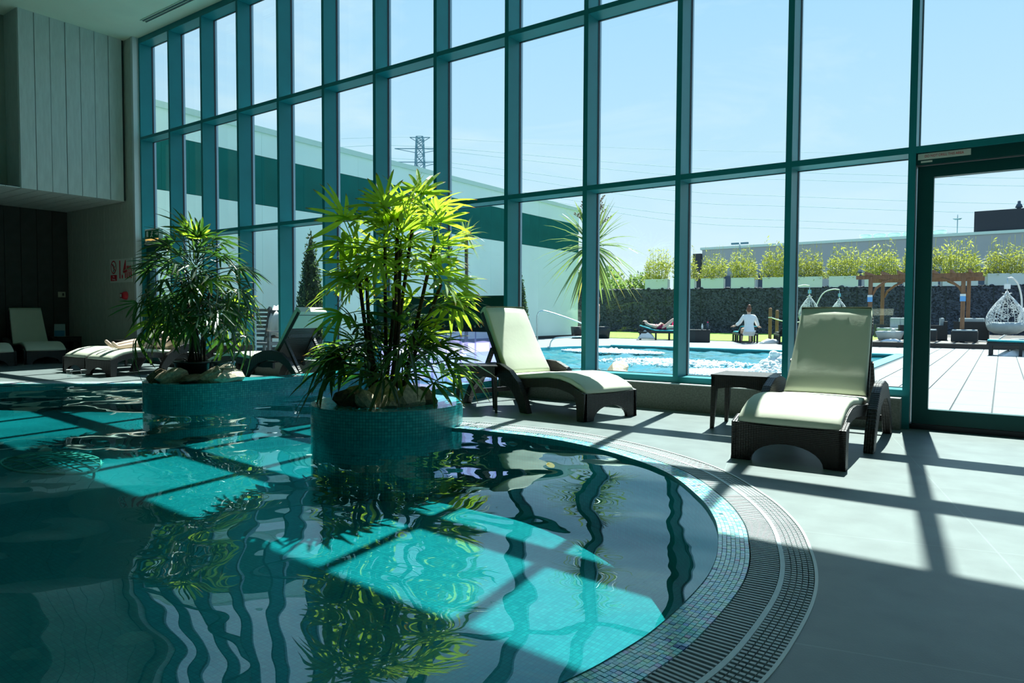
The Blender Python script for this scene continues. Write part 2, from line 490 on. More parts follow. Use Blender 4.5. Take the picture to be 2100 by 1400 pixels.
cb.ribbon([(p.x, p.y, -0.009) for p in EDGE], [(p.x, p.y, -0.009) for p in COPE])
cb.ribbon([(p.x, p.y, -0.009) for p in COPE], [(p.x, p.y, -0.12) for p in COPE])
cb.build('coping_bed', 'grout', pool)

# ------------------------------------------------------------------ overflow grate
grate = empty('overflow_grate')
tag(grate, 'curved white plastic overflow grate running around the pool rim', 'grate')
tr = MB()
tr.ribbon([(p.x, p.y, -0.10) for p in COPE], [(p.x, p.y, -0.10) for p in GRATE])
tr.ribbon([(p.x, p.y, -0.10) for p in GRATE], [(p.x, p.y, 0.0) for p in GRATE])
tr.build('trough', 'trough_dark', grate)
def rail(d0, d1, z0, z1, name, m):
    a, b = offset(EDGE, d0), offset(EDGE, d1); k = MB()
    k.ribbon([(p.x, p.y, z1) for p in a], [(p.x, p.y, z1) for p in b])
    k.ribbon([(p.x, p.y, z0) for p in a], [(p.x, p.y, z1) for p in a])
    k.ribbon([(p.x, p.y, z1) for p in b], [(p.x, p.y, z0) for p in b])
    return k.build(name, m, grate)
rail(0.248, 0.266, -0.03, 0.0, 'middle_rail', 'grate_strip')
rail(0.374, 0.386, -0.03, 0.003, 'edge_angle', 'trim_white')
for d in (0.155, 0.215, 0.285, 0.306, 0.327, 0.348): rail(d, d + 0.003, -0.035, -0.014, 'cross_rib', 'grate_grey')
def bar_mesh(w, L, cuts):
    k = MB(); n = cuts
    for c in range(n): k.box(-w / 2, w / 2, L * c / n + (0.002 if c else 0), L * (c + 1) / n - 0.002, -0.022, -0.002)
    return k.mesh('grate_bar', 'grate_grey')
bm_in, bm_out = bar_mesh(0.0105, 0.112, 1), bar_mesh(0.0125, 0.106, 5)
path = resample(catmull([Vector(p) for p in E_CTRL], 0.02), 0.0215)
spots = []
for k in range(1, len(path) - 1):
    p = path[k]; t = (path[k + 1] - path[k - 1]).normalized(); nrm = Vector((-t.y, t.x))
    spots.append((p, nrm))
near = sorted([i for i, (p, n_) in enumerate(spots) if p.x > -1.6 and 1.2 < p.y < 4.4], key=lambda i: spots[i][0].length)[:150]
nearset = set(near)
rest = MB()
for i, (p, nrm) in enumerate(spots):
    ang = math.atan2(nrm.y, nrm.x) - PI / 2
    for (d, me, L, w) in ((0.135, bm_in, 0.112, 0.0105), (0.267, bm_out, 0.106, 0.0125)):
        q = p + nrm * d
        if i in nearset: place('grate_bar', me, grate, (q.x, q.y, 0), (0, 0, ang))
        else:
            if p.y < 0.3 and p.x > -9 and i % 2: continue
            rest.box(-w / 2, w / 2, 0, L, -0.022, -0.002, Matrix.Translation((q.x, q.y, 0)) @ Matrix.Rotation(ang, 4, 'Z'))
o = rest.build('grate_bars', 'grate_grey', grate); o['kind'] = 'stuff'

# ------------------------------------------------------------------ indoor water
wa = MB(); v_, f_ = fill([[tuple(p) for p in EDGE] + [(-7.6, 6.4), (-7.6, 7.1), (-5.10, 7.1), (-4.98, 5.6), (-4.9, 4.9)]], -0.018); wa.add(v_, f_)
tag(wa.build('pool_water', 'pool_water'), 'calm teal water of the indoor pool with rippled reflections', 'water', kind='stuff')

# ------------------------------------------------------------------ glass wall
MX = [-14.06, -12.965, -11.867, -10.759, -9.653, -8.546, -7.431, -6.273, -5.099, -3.981, -2.859, -1.743, -0.710]
MXR = [0.62, 1.73, 2.84, 3.95, 5.06, 6.17, 7.28, 8.0]
MW = 0.057
ALL = MX + MXR
win = tag(empty('window_1', (-6, Y0, 0)), 'tall green framed glass curtain wall facing the sunny terrace', 'window', kind='structure')
win.location = (0, 0, 0)
def zlow(i):
    return 1.24 if i == 7 else (0.0 if i in (0, 1, 6, 8, 12, 13) else 0.285)
for i, x in enumerate(ALL):
    k = MB(); k.box(x, x + MW, Y0, Y0 + 0.235, zlow(i), 6.41)
    mu = k.build('mullion', 'frame_green', win)
    k = MB(); k.box(x - 0.004, x + MW + 0.004, Y0 + 0.235, Y0 + 0.262, zlow(i), 6.41); k.build('seal', 'seal_black', mu)
    k = MB(); k.box(x - 0.010, x + MW + 0.010, Y0 + 0.262, Y0 + 0.30, zlow(i), 6.41); k.build('outer_cap', 'bead_pale', mu)
ROW = {'sill': (0.285, 0.345), 't2': (2.425, 2.482), 't1': (4.418, 4.475), 't0': (6.30, 6.41)}
for i in range(len(ALL) - 1):
    a, b = ALL[i] + MW, ALL[i + 1]
    for name, (z0, z1) in ROW.items():
        if name == 'sill' and (i in (0, 6, 7, 12)): continue
        k = MB(); k.box(a, b, Y0 + 0.002, Y0 + 0.235, z0, z1)
        t_ = k.build('sill_rail' if name == 'sill' else 'transom', 'frame_green', win)
        k = MB(); k.box(a, b, Y0 + 0.235, Y0 + 0.262, z0 - 0.006, z1 + 0.006); k.build('seal', 'seal_black', t_)
    lows = [(4.475, 6.30), (2.482, 4.418)]
    if i not in (0, 6, 7, 12): lows.append((0.345, 2.425))
    if i in (6, 7): lows.append((1.24, 2.425))
    for z0, z1 in lows:
        k = MB(); k.box(a, b, Y0 + 0.243, Y0 + 0.253, z0, z1); k.build('pane', 'window_glass', win)

# swim-through opening: panel, stud rail, strip curtain
mat('panel_green', (0.008, 0.075, 0.062), 0.4)
mat('stud_steel', (0.5, 0.5, 0.45), 0.3, 0.8)
pane_mat('pvc_strip', (0.90, 0.89, 0.99), 1.35, 0.08)
nt = MATS['pvc_strip'].node_tree                                  # milky plastic: part of the light is scattered through
o_ = [n for n in nt.nodes if n.type == 'OUTPUT_MATERIAL'][0]; src = o_.inputs[0].links[0].from_socket
tl_ = nt.nodes.new('ShaderNodeBsdfTranslucent'); tl_.inputs[0].default_value = (0.60, 0.58, 0.95, 1)
mx_ = nt.nodes.new('ShaderNodeMixShader'); mx_.inputs[0].default_value = 0.22
nt.links.new(src, mx_.inputs[1]); nt.links.new(tl_.outputs[0], mx_.inputs[2]); nt.links.new(mx_.outputs[0], o_.inputs[0])
hx0, hx1 = MX[6] + MW, MX[8]
tr1 = MB(); tr1.box(hx0, hx1, Y0 + 0.02, Y0 + 0.22, 0.862, 1.24)
t1 = tr1.build('trim_1', 'panel_green'); tag(t1, 'dark green header panel above the swim-through opening', 'panel', kind='structure')
cur = empty('strip_curtain', (-6.25, 7.06, 0.0)); tag(cur, 'clear plastic strip curtain hanging over the swim-through opening', 'curtain')
k = MB(); k.box(hx0 - cur.location.x, hx1 - cur.location.x, -0.05, -0.01, 0.775, 0.862); k.build('rail', 'seal_black', cur)
sm = MB(); sm.sphere((0, 0, 0), (0.016, 0.008, 0.016), 8, 6); smm = sm.mesh('stud', 'stud_steel')
for j in range(22): place('stud', smm, cur, (hx0 + 0.06 + j * 0.103 - cur.location.x, -0.052, 0.845))
for j in range(9):
    k = MB(); a = hx0 + 0.01 + j * 0.25 - cur.location.x
    pts = [(a + 0.28 * t / 6, 0.012 * math.sin(PI * t / 6) + 0.014 * (j % 2)) for t in range(7)]
    k.add([(x, y, 0.78) for x, y in pts] + [(x, y, -0.06) for x, y in pts], [(t, t + 1, t + 8, t + 7) for t in range(6)], True)
    s_o = k.build('strip', 'pvc_strip', cur)
    so = s_o.modifiers.new('solid', 'SOLIDIFY'); so.thickness = 0.003

# stone plinth under the glass
def plinth(name, x0, x1, label):
    k = MB(); k.box(x0, x1, 6.885, 7.3, -0.3, 0.272)
    o = k.build(name, 'plinth_stone')
    tag(o, label, 'wall', kind='structure')
    k = MB(); k.box(x0, x1, 6.878, 7.0, 0.272, 0.282); k.build('ledge', 'trim_white', o)
plinth('baseboard_front', MX[8] + MW - 0.05, MX[12], 'grey stone plinth under the windows behind the loungers')
plinth('baseboard_left', MX[1] + MW, MX[6], 'grey stone plinth under the windows left of the swim-through opening')
plinth('baseboard_right', MXR[0] + MW, 8.0, 'grey stone plinth under the windows right of the glass door')

# glass door at the right
def glass_door(name, x0, x1, label, y=7.10, dark='frame_dark'):
    d = empty(name, (0, 0, 0)); tag(d, label, 'door', kind='structure')
    z_top = 2.425
    k = MB(); k.box(x0, x1, y - 0.07, y + 0.10, 2.325, z_top); k.build('header', dark, d)
    k = MB(); k.box(x0, x1, y - 0.04, y + 0.08, -0.002, 0.045); k.build('threshold', 'seal_black', d)
    for a, b in ((x0 + 0.012, x0 + 0.135), (x1 - 0.135, x1 - 0.012)):
        k = MB(); k.box(a, b, y - 0.03, y + 0.05, 0.05, 2.315); k.build('stile', dark, d)
    k = MB(); k.box(x0 + 0.135, x1 - 0.135, y - 0.03, y + 0.05, 2.215, 2.315); k.build('top_rail', dark, d)
    k = MB(); k.box(x0 + 0.135, x1 - 0.135, y - 0.03, y + 0.05, 0.05, 0.18); k.build('bottom_rail', dark, d)
    k = MB(); k.box(x0 + 0.135, x1 - 0.135, y, y + 0.01, 0.18, 2.215); k.build('pane', 'window_glass', d)
    return d
glass_door('door_1', MX[12] + MW, MXR[0], 'dark green framed glass door to the terrace under the drill warning strip', dark='frame_dark')
glass_door('door_2', MX[0] + MW, MX[1], 'narrow green framed fire exit door beside the depth sign wall', dark='frame_dark')

# ------------------------------------------------------------------ room shell
k = MB(); k.box(-17.4, 8.4, -7.4, 7.34, 6.41, 6.9)
tag(k.build('ceiling', 'ceiling_white'), 'pale flat ceiling above the indoor pool', 'ceiling', kind='structure')
k = MB(); k.box(-17.4, 8.4, -7.4, -7.0, -0.3, 6.41)
tag(k.build('wall_back', 'wall_dark'), 'dark wall behind the photographer', 'wall', kind='structure')
k = MB(); k.box(8.0, 8.4, -7.0, 7.3, -0.3, 6.41)
tag(k.build('wall_right', 'wall_cream'), 'plain wall at the right end of the hall', 'wall', kind='structure')
wl_ = MB(); wl_.box(-17.4, -17.11, -7.0, 6.9, -0.3, 3.23)
wl_o = tag(wl_.build('wall_left', 'joint_dark'), 'dark boarded wall at the back of the lounger alcove', 'wall', kind='structure')
bd = MB(); bd.box(-0.02, 0.02, 0.004, 0.296, 0, 3.23); bdm = bd.mesh('board', 'wall_dark')
for j in range(20): place('board', bdm, wl_o, (-17.09, 0.88 + 0.3 * j, 0))
wu = MB(); wu.box(-17.3, -15.0, -7.0, 6.9, 3.26, 6.41)
tag(wu.build('wall_upper', 'wall_cream'), 'cream upper wall over the lounger alcove', 'wall', kind='structure')
# bulkhead clad in wide white boards
bh = MB(); bh.box(-15.0, -14.425, 5.08, 6.89, 3.25, 6.41)
bh_o = tag(bh.build('trim_2', 'joint_dark'), 'white boarded bulkhead hanging below the ceiling over the alcove', 'bulkhead', kind='structure')
bd = MB(); bd.box(-0.025, 0.0, 0.003, 0.2475, 0, 3.18); bdm = bd.mesh('board', 'board_white')
for j in range(7): place('board', bdm, bh_o, (-14.40 + 0.003 * math.sin(j * 2.3), 5.07 + 0.2545 * j, 3.23))
k = MB(); k.box(-15.0, -14.426, 5.062, 5.08, 3.23, 6.41); k.build('end_board', 'board_white', bh_o)
# soffit boards
so_ = MB(); so_.box(-17.1, -14.44, -2.0, 6.88, 3.245, 3.26)
so_o = tag(so_.build('trim_3', 'joint_dark'), 'boarded soffit over the lounger alcove', 'soffit', kind='structure')
bd = MB(); bd.box(-17.08, -14.43, 0.003, 0.2475, 3.23, 3.246); bdm = bd.mesh('soffit_board', 'board_white')
for j in range(20): place('soffit_board', bdm, so_o, (0, 1.79 + 0.2545 * j, 0))
# side wall of the alcove, return and white corner trim
k = MB(); k.box(-17.11, -14.06, 6.9, 7.3, -0.3, 6.41)
sw = tag(k.build('wall_front', 'wall_grey'), 'grey wall carrying the depth sign beside the fire exit', 'wall', kind='structure')
k = MB(); k.box(-14.115, -14.045, 6.885, 7.06, 0, 6.41)
tag(k.build('trim_4', 'trim_white'), 'white corner trim between sign wall and glazing', 'trim', kind='structure')
bd = MB(); bd.box(0.0015, 0.2485, 6.893, 6.9, 0, 3.24); bdm = bd.mesh('board', 'wall_grey')
for j in range(12): place('board', bdm, sw, (-17.10 + 0.25 * j, 0.0012 * math.sin(j * 1.9), 0))
# ------------------------------------------------------------------ indoor palette
def wicker(name, color, sx=0.012, sz=0.006):
    m = mat(name, color, 0.36)
    nt = m.node_tree; p = nt.nodes['Principled BSDF']; tc = nt.nodes.new('ShaderNodeTexCoord')
    mp = nt.nodes.new('ShaderNodeMapping'); mp.inputs['Rotation'].default_value = (PI / 2, 0, 0)
    w1 = nt.nodes.new('ShaderNodeTexWave'); w1.bands_direction = 'X'; w1.inputs['Scale'].default_value = 18
    w2 = nt.nodes.new('ShaderNodeTexWave'); w2.bands_direction = 'Z'; w2.inputs['Scale'].default_value = 26
    w3 = nt.nodes.new('ShaderNodeTexWave'); w3.bands_direction = 'Y'; w3.inputs['Scale'].default_value = 18
    a = nt.nodes.new('ShaderNodeMath'); a.operation = 'ADD'; b2 = nt.nodes.new('ShaderNodeMath'); b2.operation = 'ADD'
    for w in (w1, w2, w3): nt.links.new(tc.outputs['Object'], w.inputs['Vector'])
    nt.links.new(w1.outputs['Fac'], a.inputs[0]); nt.links.new(w2.outputs['Fac'], a.inputs[1])
    nt.links.new(a.outputs[0], b2.inputs[0]); nt.links.new(w3.outputs['Fac'], b2.inputs[1])
    bp = nt.nodes.new('ShaderNodeBump'); bp.inputs['Strength'].default_value = 0.5; bp.inputs['Distance'].default_value = 0.004
    nt.links.new(b2.outputs[0], bp.inputs['Height']); nt.links.new(bp.outputs[0], p.inputs['Normal'])
    return m
wicker('wicker_brown', (0.020, 0.016, 0.015))
mat('cushion_cream', (0.66, 0.69, 0.56), 0.75, vary=0.03, scale=4, bump=0.08, bscale=25)
mat('strap_cream', (0.62, 0.62, 0.52), 0.7)
mat('pot_black', (0.012, 0.016, 0.022), 0.4)
mat('pot_blue', (0.10, 0.16, 0.20), 0.5)
mat('soil', (0.03, 0.022, 0.015), 0.9, vary=0.3, scale=30)
mat('rock_sand', (0.55, 0.48, 0.36), 0.85, vary=0.35, scale=5, bump=0.5, bscale=14)
mat('rock_brown', (0.22, 0.16, 0.10), 0.85, vary=0.4, scale=6, bump=0.5, bscale=14)
mat('stem_bark', (0.045, 0.026, 0.018), 0.9, vary=0.4, scale=60, bump=0.6, bscale=90)
mat('stem_green', (0.05, 0.10, 0.03), 0.5)
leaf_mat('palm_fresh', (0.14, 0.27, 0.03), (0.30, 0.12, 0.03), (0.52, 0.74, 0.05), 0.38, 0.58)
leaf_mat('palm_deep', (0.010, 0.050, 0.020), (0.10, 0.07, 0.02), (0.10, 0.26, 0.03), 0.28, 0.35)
mat('skin', (0.62, 0.40, 0.30), 0.5, vary=0.06, scale=6)
mat('skin_pale', (0.72, 0.50, 0.40), 0.5, vary=0.06, scale=6)
mat('swim_black', (0.010, 0.010, 0.012), 0.5)
mat('hair_dark', (0.03, 0.018, 0.012), 0.5)
mat('sign_white', (0.70, 0.74, 0.68), 0.5)
mat('sign_red', (0.62, 0.015, 0.03), 0.5)
mat('sign_black', (0.01, 0.01, 0.01), 0.5)
mat('exit_green', (0.0, 0.16, 0.07), 0.4)
mat('plain_white', (0.82, 0.84, 0.83), 0.5)
mat('switch_beige', (0.42, 0.42, 0.32), 0.5)
mat('vent_grey', (0.08, 0.12, 0.12), 0.5)
pane_mat('tumbler_glass', (0.93, 0.97, 0.97), 1.5)
emit_mat('lamp_amber', (1.0, 0.55, 0.15), 1.2)
emit_mat('lamp_warm', (1.0, 0.42, 0.06), 1.3)

_font_cache = {}
def text(s, size, m, parent, M, depth=0.001, sx=1.0, bold=0.0):
    cu = bpy.data.curves.new('lettering', 'FONT'); cu.body = s; cu.offset = bold; cu.size = size; cu.extrude = depth
    cu.align_x = 'CENTER'; cu.align_y = 'CENTER'
    t = bpy.data.objects.new('tmp', cu); col.objects.link(t)
    dg = bpy.context.evaluated_depsgraph_get()
    me = bpy.data.meshes.new_from_object(t.evaluated_get(dg))
    bpy.data.objects.remove(t); me.materials.clear(); me.materials.append(MATS[m])
    o = bpy.data.objects.new('lettering', me); col.objects.link(o); o.parent = parent
    o.matrix_local = M @ Matrix.Diagonal((sx, 1, 1, 1))
    return o
FACE_Y = Matrix.Rotation(PI / 2, 4, 'X')          # lettering that faces -y

# ------------------------------------------------------------------ tiled planters
def rim_planter(name, foot, hole_c, hole_r, z_top, label):
    """tiled wall with a planting hole; foot is a closed 2D outline"""
    t = empty(name, (hole_c[0], hole_c[1], 0)); tag(t, label, 'planter')
    ox, oy = hole_c
    L = [Vector(p) - Vector(hole_c) for p in foot]; L.append(L[0])
    k = MB(); A = []; uvA = []; s = 0
    for i, p in enumerate(L):
        if i: s += (p - L[i - 1]).length
        A.append((p.x, p.y, z_top)); uvA.append((s, z_top))
    n = len(A)
    k.add(A + [(a[0], a[1], -0.75) for a in A], [(i, i + 1, n + i + 1, n + i) for i in range(n - 1)], False, uvA + [(u[0], -0.75) for u in uvA])
    w = k.build('tiled_side', 'planter_tile', t)
    k = MB(); ring = [(hole_r * math.cos(2 * PI * i / 40), hole_r * math.sin(2 * PI * i / 40)) for i in range(40)]
    v_, f_ = fill([[(p.x, p.y) for p in L[:-1]], ring], z_top); k.add(v_, f_, False, [(p[0], p[1]) for p in v_])
    k.add([(x, y, z_top) for x, y in ring] + [(x, y, z_top - 0.3) for x, y in ring], [(i, (i + 1) % 40, 40 + (i + 1) % 40, 40 + i) for i in range(40)], True)
    k.build('tiled_top', 'planter_tile', t)
    k = MB(); k.lathe([(0.001, z_top - 0.06), (hole_r, z_top - 0.07)], 24); k.build('soil', 'soil', t)
    return t
P1 = Vector((-4.62, 4.53)); R1 = 0.69; ZT = 0.19
rim_planter('round_planter', [(P1.x + R1 * math.cos(2 * PI * i / 72), P1.y + R1 * math.sin(2 * PI * i / 72)) for i in range(72)], tuple(P1), 0.43, ZT,
            'round turquoise mosaic planter with the tall palm at the pool edge')
B2 = Vector((-8.05, 4.65)); RB = 0.59
foot2 = [(-7.46, 7.0), (-7.46, 4.65)]
foot2 += [(B2.x + RB * math.cos(a), B2.y + RB * math.sin(a)) for a in [-math.radians(d) for d in range(5, 290, 6)]]
foot2 += [(-7.74, 5.35), (-7.74, 7.0)]
rim_planter('peninsula_planter', foot2, tuple(B2), 0.20, 0.185, 'long turquoise mosaic planter wall with rounded end and potted palm')
k = MB(); L = catmull([Vector(p) for p in [(-4.80, 5.24), (-4.97, 5.55), (-5.05, 6.0), (-5.08, 6.5), (-5.1, 7.0)]], 0.1)
lo = offset(L, 0.22); pts = [(p.x, p.y) for p in L] + [(p.x, p.y) for p in reversed(lo)]
s = 0; A = []; UV = []
pp = pts + [pts[0]]
for i, p in enumerate(pp):
    if i: s += math.dist(p, pp[i - 1])
    A.append((p[0], p[1], 0.19)); UV.append((s, 0.19))
n = len(A)
k.add(A + [(a[0], a[1], -0.7) for a in A], [(i, i + 1, n + i + 1, n + i) for i in range(n - 1)], False, UV + [(u[0], -0.7) for u in UV])
v_, f_ = fill([pts], 0.19); k.add(v_, f_, False, [(p[0], p[1]) for p in v_])
tag(k.build('channel_wall', 'planter_tile'), 'low turquoise mosaic wall behind the side table along the swim channel', 'wall', kind='structure')

# ------------------------------------------------------------------ rocks
def rock_mesh(seed, m):
    rr = random.Random(seed); bm = bmesh.new(); bmesh.ops.create_icosphere(bm, subdivisions=2, radius=1.0)
    ax = [Vector((rr.uniform(-1, 1), rr.uniform(-1, 1), rr.uniform(-1, 1))).normalized() for _ in range(9)]
    ds = [rr.uniform(0.40, 0.80) for _ in ax]
    for v in bm.verts:
        for a, d in zip(ax, ds):
            q = v.co.dot(a)
            if q > d: v.co -= a * (q - d)
        v.co *= rr.uniform(0.97, 1.03) * 1.18
        v.co.z *= 0.85
    me = bpy.data.meshes.new('rock'); bm.to_mesh(me); bm.free(); me.materials.append(MATS[m]); return me
ROCKS = [rock_mesh(11 + i, 'rock_sand' if i % 3 else 'rock_brown') for i in range(6)]
def rock(x, y, z, sx, sy, sz, rz, v, label, group=None, tilt=0.0):
    o = place('rock', ROCKS[v], None, (x, y, z), (tilt, tilt * 0.6, rz), (sx, sy, sz)); tag(o, label, 'rock', group); return o
CAMR = Vector((0.8154, 0.5789)); CAMF = Vector((-0.579, 0.8154))
def rel(c, rgt, away): return (c[0] + CAMR.x * rgt + CAMF.x * away, c[1] + CAMR.y * rgt + CAMF.y * away)
for i, (rg, aw, sx, sy, sz, v, lab) in enumerate([
        (-0.30, -0.22, 0.15, 0.12, 0.15, 0, 'brown rock at the left of the ring under the tall palm'),
        (-0.12, -0.30, 0.15, 0.12, 0.14, 1, 'sandy rock left of centre in front of the tall palm stems'),
        (0.06, -0.31, 0.13, 0.11, 0.11, 2, 'sandy rock at the very front under the tall palm'),
        (0.22, -0.26, 0.13, 0.12, 0.15, 4, 'pale rock right of centre in front of the tall palm stems'),
        (0.32, -0.10, 0.14, 0.12, 0.13, 3, 'brown rock at the right of the ring under the tall palm'),
        (-0.34, 0.0, 0.12, 0.12, 0.13, 5, 'sandy rock at the left back of the tall palm planter'),
        (0.30, 0.14, 0.13, 0.12, 0.10, 1, 'sandy rock at the right back of the tall palm planter'),
        (-0.02, -0.12, 0.14, 0.13, 0.17, 4, 'upright rock close to the tall palm stems')]):
    x, y = rel(P1, rg, aw); rock(x, y, ZT - 0.02 + sz * 0.35, sx * 1.08, sy * 1.08, sz * 1.08, i * 1.3, v, lab)
for i, (rg, aw, z, sx, sy, sz, v, lab) in enumerate([
        (-0.33, -0.30, 0.185, 0.15, 0.10, 0.11, 3, 'brown rock at the left end of the potted palm planter'),
        (-0.13, -0.34, 0.185, 0.17, 0.11, 0.13, 2, 'sandy rock left in front of the dark pot'),
        (0.10, -0.36, 0.185, 0.16, 0.10, 0.08, 0, 'low brown rock in front of the dark pot'),
        (0.28, -0.30, 0.185, 0.16, 0.10, 0.14, 1, 'leaning pale rock right of the dark pot'),
        (0.44, -0.22, 0.185, 0.17, 0.12, 0.11, 4, 'sunlit pale rock at the right end of the potted palm planter'),
        (0.43, -0.19, 0.33, 0.12, 0.09, 0.05, 5, 'flat pale rock lying on top of the sunlit rock')]):
    x, y = rel(B2, rg, aw); rock(x, y, z + sz * 0.45, sx * 1.15, sy * 1.15, sz * 1.15, i * 1.1, v, lab, None, 0.15 if i == 3 else 0.0)

# ------------------------------------------------------------------ lady palms
def frond_mesh(seed, m, nseg, L, spread, petiole, droop, wide=1.0):
    """a fan leaf: petiole along +x, then nseg folded leaflets around its end"""
    rr = random.Random(seed); k = MB()
    ax, az = petiole, petiole * 0.12
    k.tube([(0, 0, 0), (petiole * 0.5, 0, petiole * 0.10), (ax, 0, az)], [0.006, 0.0045, 0.004], 5)
    for j in range(nseg):
        a = math.radians((j / (nseg - 1) - 0.5) * 2 * spread + rr.uniform(-6, 6))
        ln = L * rr.uniform(0.82, 1.08) * (1.0 - 0.22 * abs(j / (nseg - 1) - 0.5) * 2)
        w = 0.0165 * wide * rr.uniform(0.8, 1.2) * (L / 0.3)
        el = rr.uniform(-0.1, 0.25); dr = droop * rr.uniform(0.6, 1.5)
        d = Vector((math.cos(a) * math.cos(el), math.sin(a) * math.cos(el), math.sin(el)))
        sd = Vector((-math.sin(a), math.cos(a), 0))
        prof = [(0.0, 0.22), (0.12, 0.6), (0.35, 1.0), (0.65, 0.95), (0.88, 0.6), (1.0, 0.06)]
        vs_, uv = [], []
        for t, ww in prof:
            c = Vector((ax, 0, az)) + d * (ln * t) + Vector((0, 0, -dr * ln * t * t))
            fold = 0.35 * w * ww
            vs_ += [c + sd * (w * ww) + Vector((0, 0, fold)), c, c - sd * (w * ww) + Vector((0, 0, fold))]
            uv += [(0, t), (0.5, t), (1, t)]
        fs = []
        for t in range(len(prof) - 1):
            for q in range(2): fs.append((t * 3 + q, t * 3 + q + 1, t * 3 + q + 4, t * 3 + q + 3))
        k.add(vs_, fs, False, uv)
    return k.mesh('leaf', m)
FR_FRESH = [frond_mesh(20 + i, 'palm_fresh', 7 + i % 3, 0.31 + 0.03 * (i % 3), 84 + 12 * (i % 2), 0.20 + 0.05 * (i % 3), 0.08 + 0.14 * (i % 3)) for i in range(6)]
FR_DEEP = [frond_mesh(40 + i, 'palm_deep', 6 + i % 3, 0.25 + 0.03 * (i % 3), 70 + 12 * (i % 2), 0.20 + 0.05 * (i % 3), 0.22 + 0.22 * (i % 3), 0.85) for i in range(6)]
def add_frond(plant, me, at, az, el, roll=0.0, s=1.0):
    o = place('leaf', me, plant, at, (0, 0, 0), s)
    o.rotation_mode = 'QUATERNION'
    o.rotation_quaternion = (Matrix.Rotation(az, 4, 'Z') @ Matrix.Rotation(-el, 4, 'Y') @ Matrix.Rotation(roll, 4, 'X')).to_quaternion()
    return o
def stem(plant, a, b, r, name='stem', m='stem_bark', fuzz=0):
    a, b = Vector(a), Vector(b); rr = random.Random(int(abs(a.x * 1000)) + 5)
    mid = a.lerp(b, 0.5) + Vector((rr.uniform(-.03, .03), rr.uniform(-.03, .03), 0))
    k = MB(); pts = catmull([a, mid, b], 0.12); k.tube(pts, [r * (1.1 - 0.25 * i / len(pts)) for i in range(len(pts))], 8)
    for j in range(fuzz):                                    # torn leaf sheaths along the cane
        t = rr.uniform(0.1, 0.95); c = pts[int(t * (len(pts) - 1))]; an = rr.uniform(0, 2 * PI)
        d = Vector((math.cos(an), math.sin(an), rr.uniform(0.3, 0.9))); l = rr.uniform(0.03, 0.075)
        sd = Vector((-math.sin(an), math.cos(an), 0)) * 0.004
        q = c + d * r * 0.6
        k.add([q + sd, q - sd, q + d * l], [(0, 1, 2)])
    return k.build(name, m, plant)
rp = random.Random(5)
palm1 = empty('lady_palm', (P1.x, P1.y, ZT - 0.06))
tag(palm1, 'tall bushy lady palm with backlit yellow-green fans in the round planter', 'plant')
def w2l(rg, aw, z): return (CAMR.x * rg + CAMF.x * aw, CAMR.y * rg + CAMF.y * aw, z)
# canes: (right, away) at the foot -> (right, away, height) of the growing tip
canes = [((-0.10, 0.0), (-0.30, 0.05, 1.42)), ((-0.07, 0.05), (-0.20, 0.02, 1.20)), ((-0.04, -0.03), (0.10, -0.02, 1.74)), ((0.0, 0.02), (0.22, 0.10, 1.72)),
         ((0.07, 0.0), (0.13, -0.08, 1.50)), ((0.11, 0.05), (0.42, 0.08, 1.52)), ((0.05, 0.08), (0.48, 0.10, 1.15)), ((-0.02, 0.08), (-0.05, 0.14, 1.66)), ((0.04, 0.1), (0.05, 0.25, 1.60))]
for (a, b) in canes:
    top = w2l(*b); stem(palm1, w2l(a[0], a[1], 0.0), top, 0.018, 'stem', 'stem_bark', 46)
    n = 8 if b[2] > 1.45 else 6
    for j in range(n):
        f = j / n; z = b[2] - 0.36 * f
        x = a[0] + (b[0] - a[0]) * (z / b[2]); y = a[1] + (b[1] - a[1]) * (z / b[2])
        az = j * 2.4 + rp.uniform(-0.5, 0.5) + b[0] * 7
        el = math.radians(58 - 85 * f + rp.uniform(-12, 12))
        add_frond(palm1, rp.choice(FR_FRESH), w2l(x, y, z), az, el, rp.uniform(-0.5, 0.5), rp.uniform(0.95, 1.15))
for j in range(16):                                          # fans hanging out on the right and left of the crown
    rg = rp.choice((1, 1, -1)); az0 = math.atan2(CAMR.y, CAMR.x) + (0 if rg > 0 else PI) + rp.uniform(-0.9, 0.9)
    add_frond(palm1, rp.choice(FR_FRESH), w2l(0.20 * rg + 0.12, rp.uniform(-0.1, 0.15), rp.uniform(0.98, 1.5) if rg > 0 else rp.uniform(1.15, 1.5)), az0, rp.uniform(-0.8, 0.3), rp.uniform(-0.6, 0.6), rp.uniform(1.0, 1.25))
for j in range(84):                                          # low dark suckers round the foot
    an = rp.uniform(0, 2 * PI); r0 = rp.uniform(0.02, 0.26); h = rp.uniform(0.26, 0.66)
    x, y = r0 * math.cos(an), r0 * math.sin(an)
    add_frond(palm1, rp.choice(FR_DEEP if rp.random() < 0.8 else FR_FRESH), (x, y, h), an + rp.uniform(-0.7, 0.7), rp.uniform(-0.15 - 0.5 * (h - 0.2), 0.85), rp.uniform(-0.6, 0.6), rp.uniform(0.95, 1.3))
for j in range(9):
    an = j * 0.7; stem(palm1, (0.12 * math.cos(an), 0.12 * math.sin(an), 0), (0.22 * math.cos(an + 0.3), 0.22 * math.sin(an + 0.3), 0.40 + 0.02 * j), 0.009, 'sucker', 'stem_green')

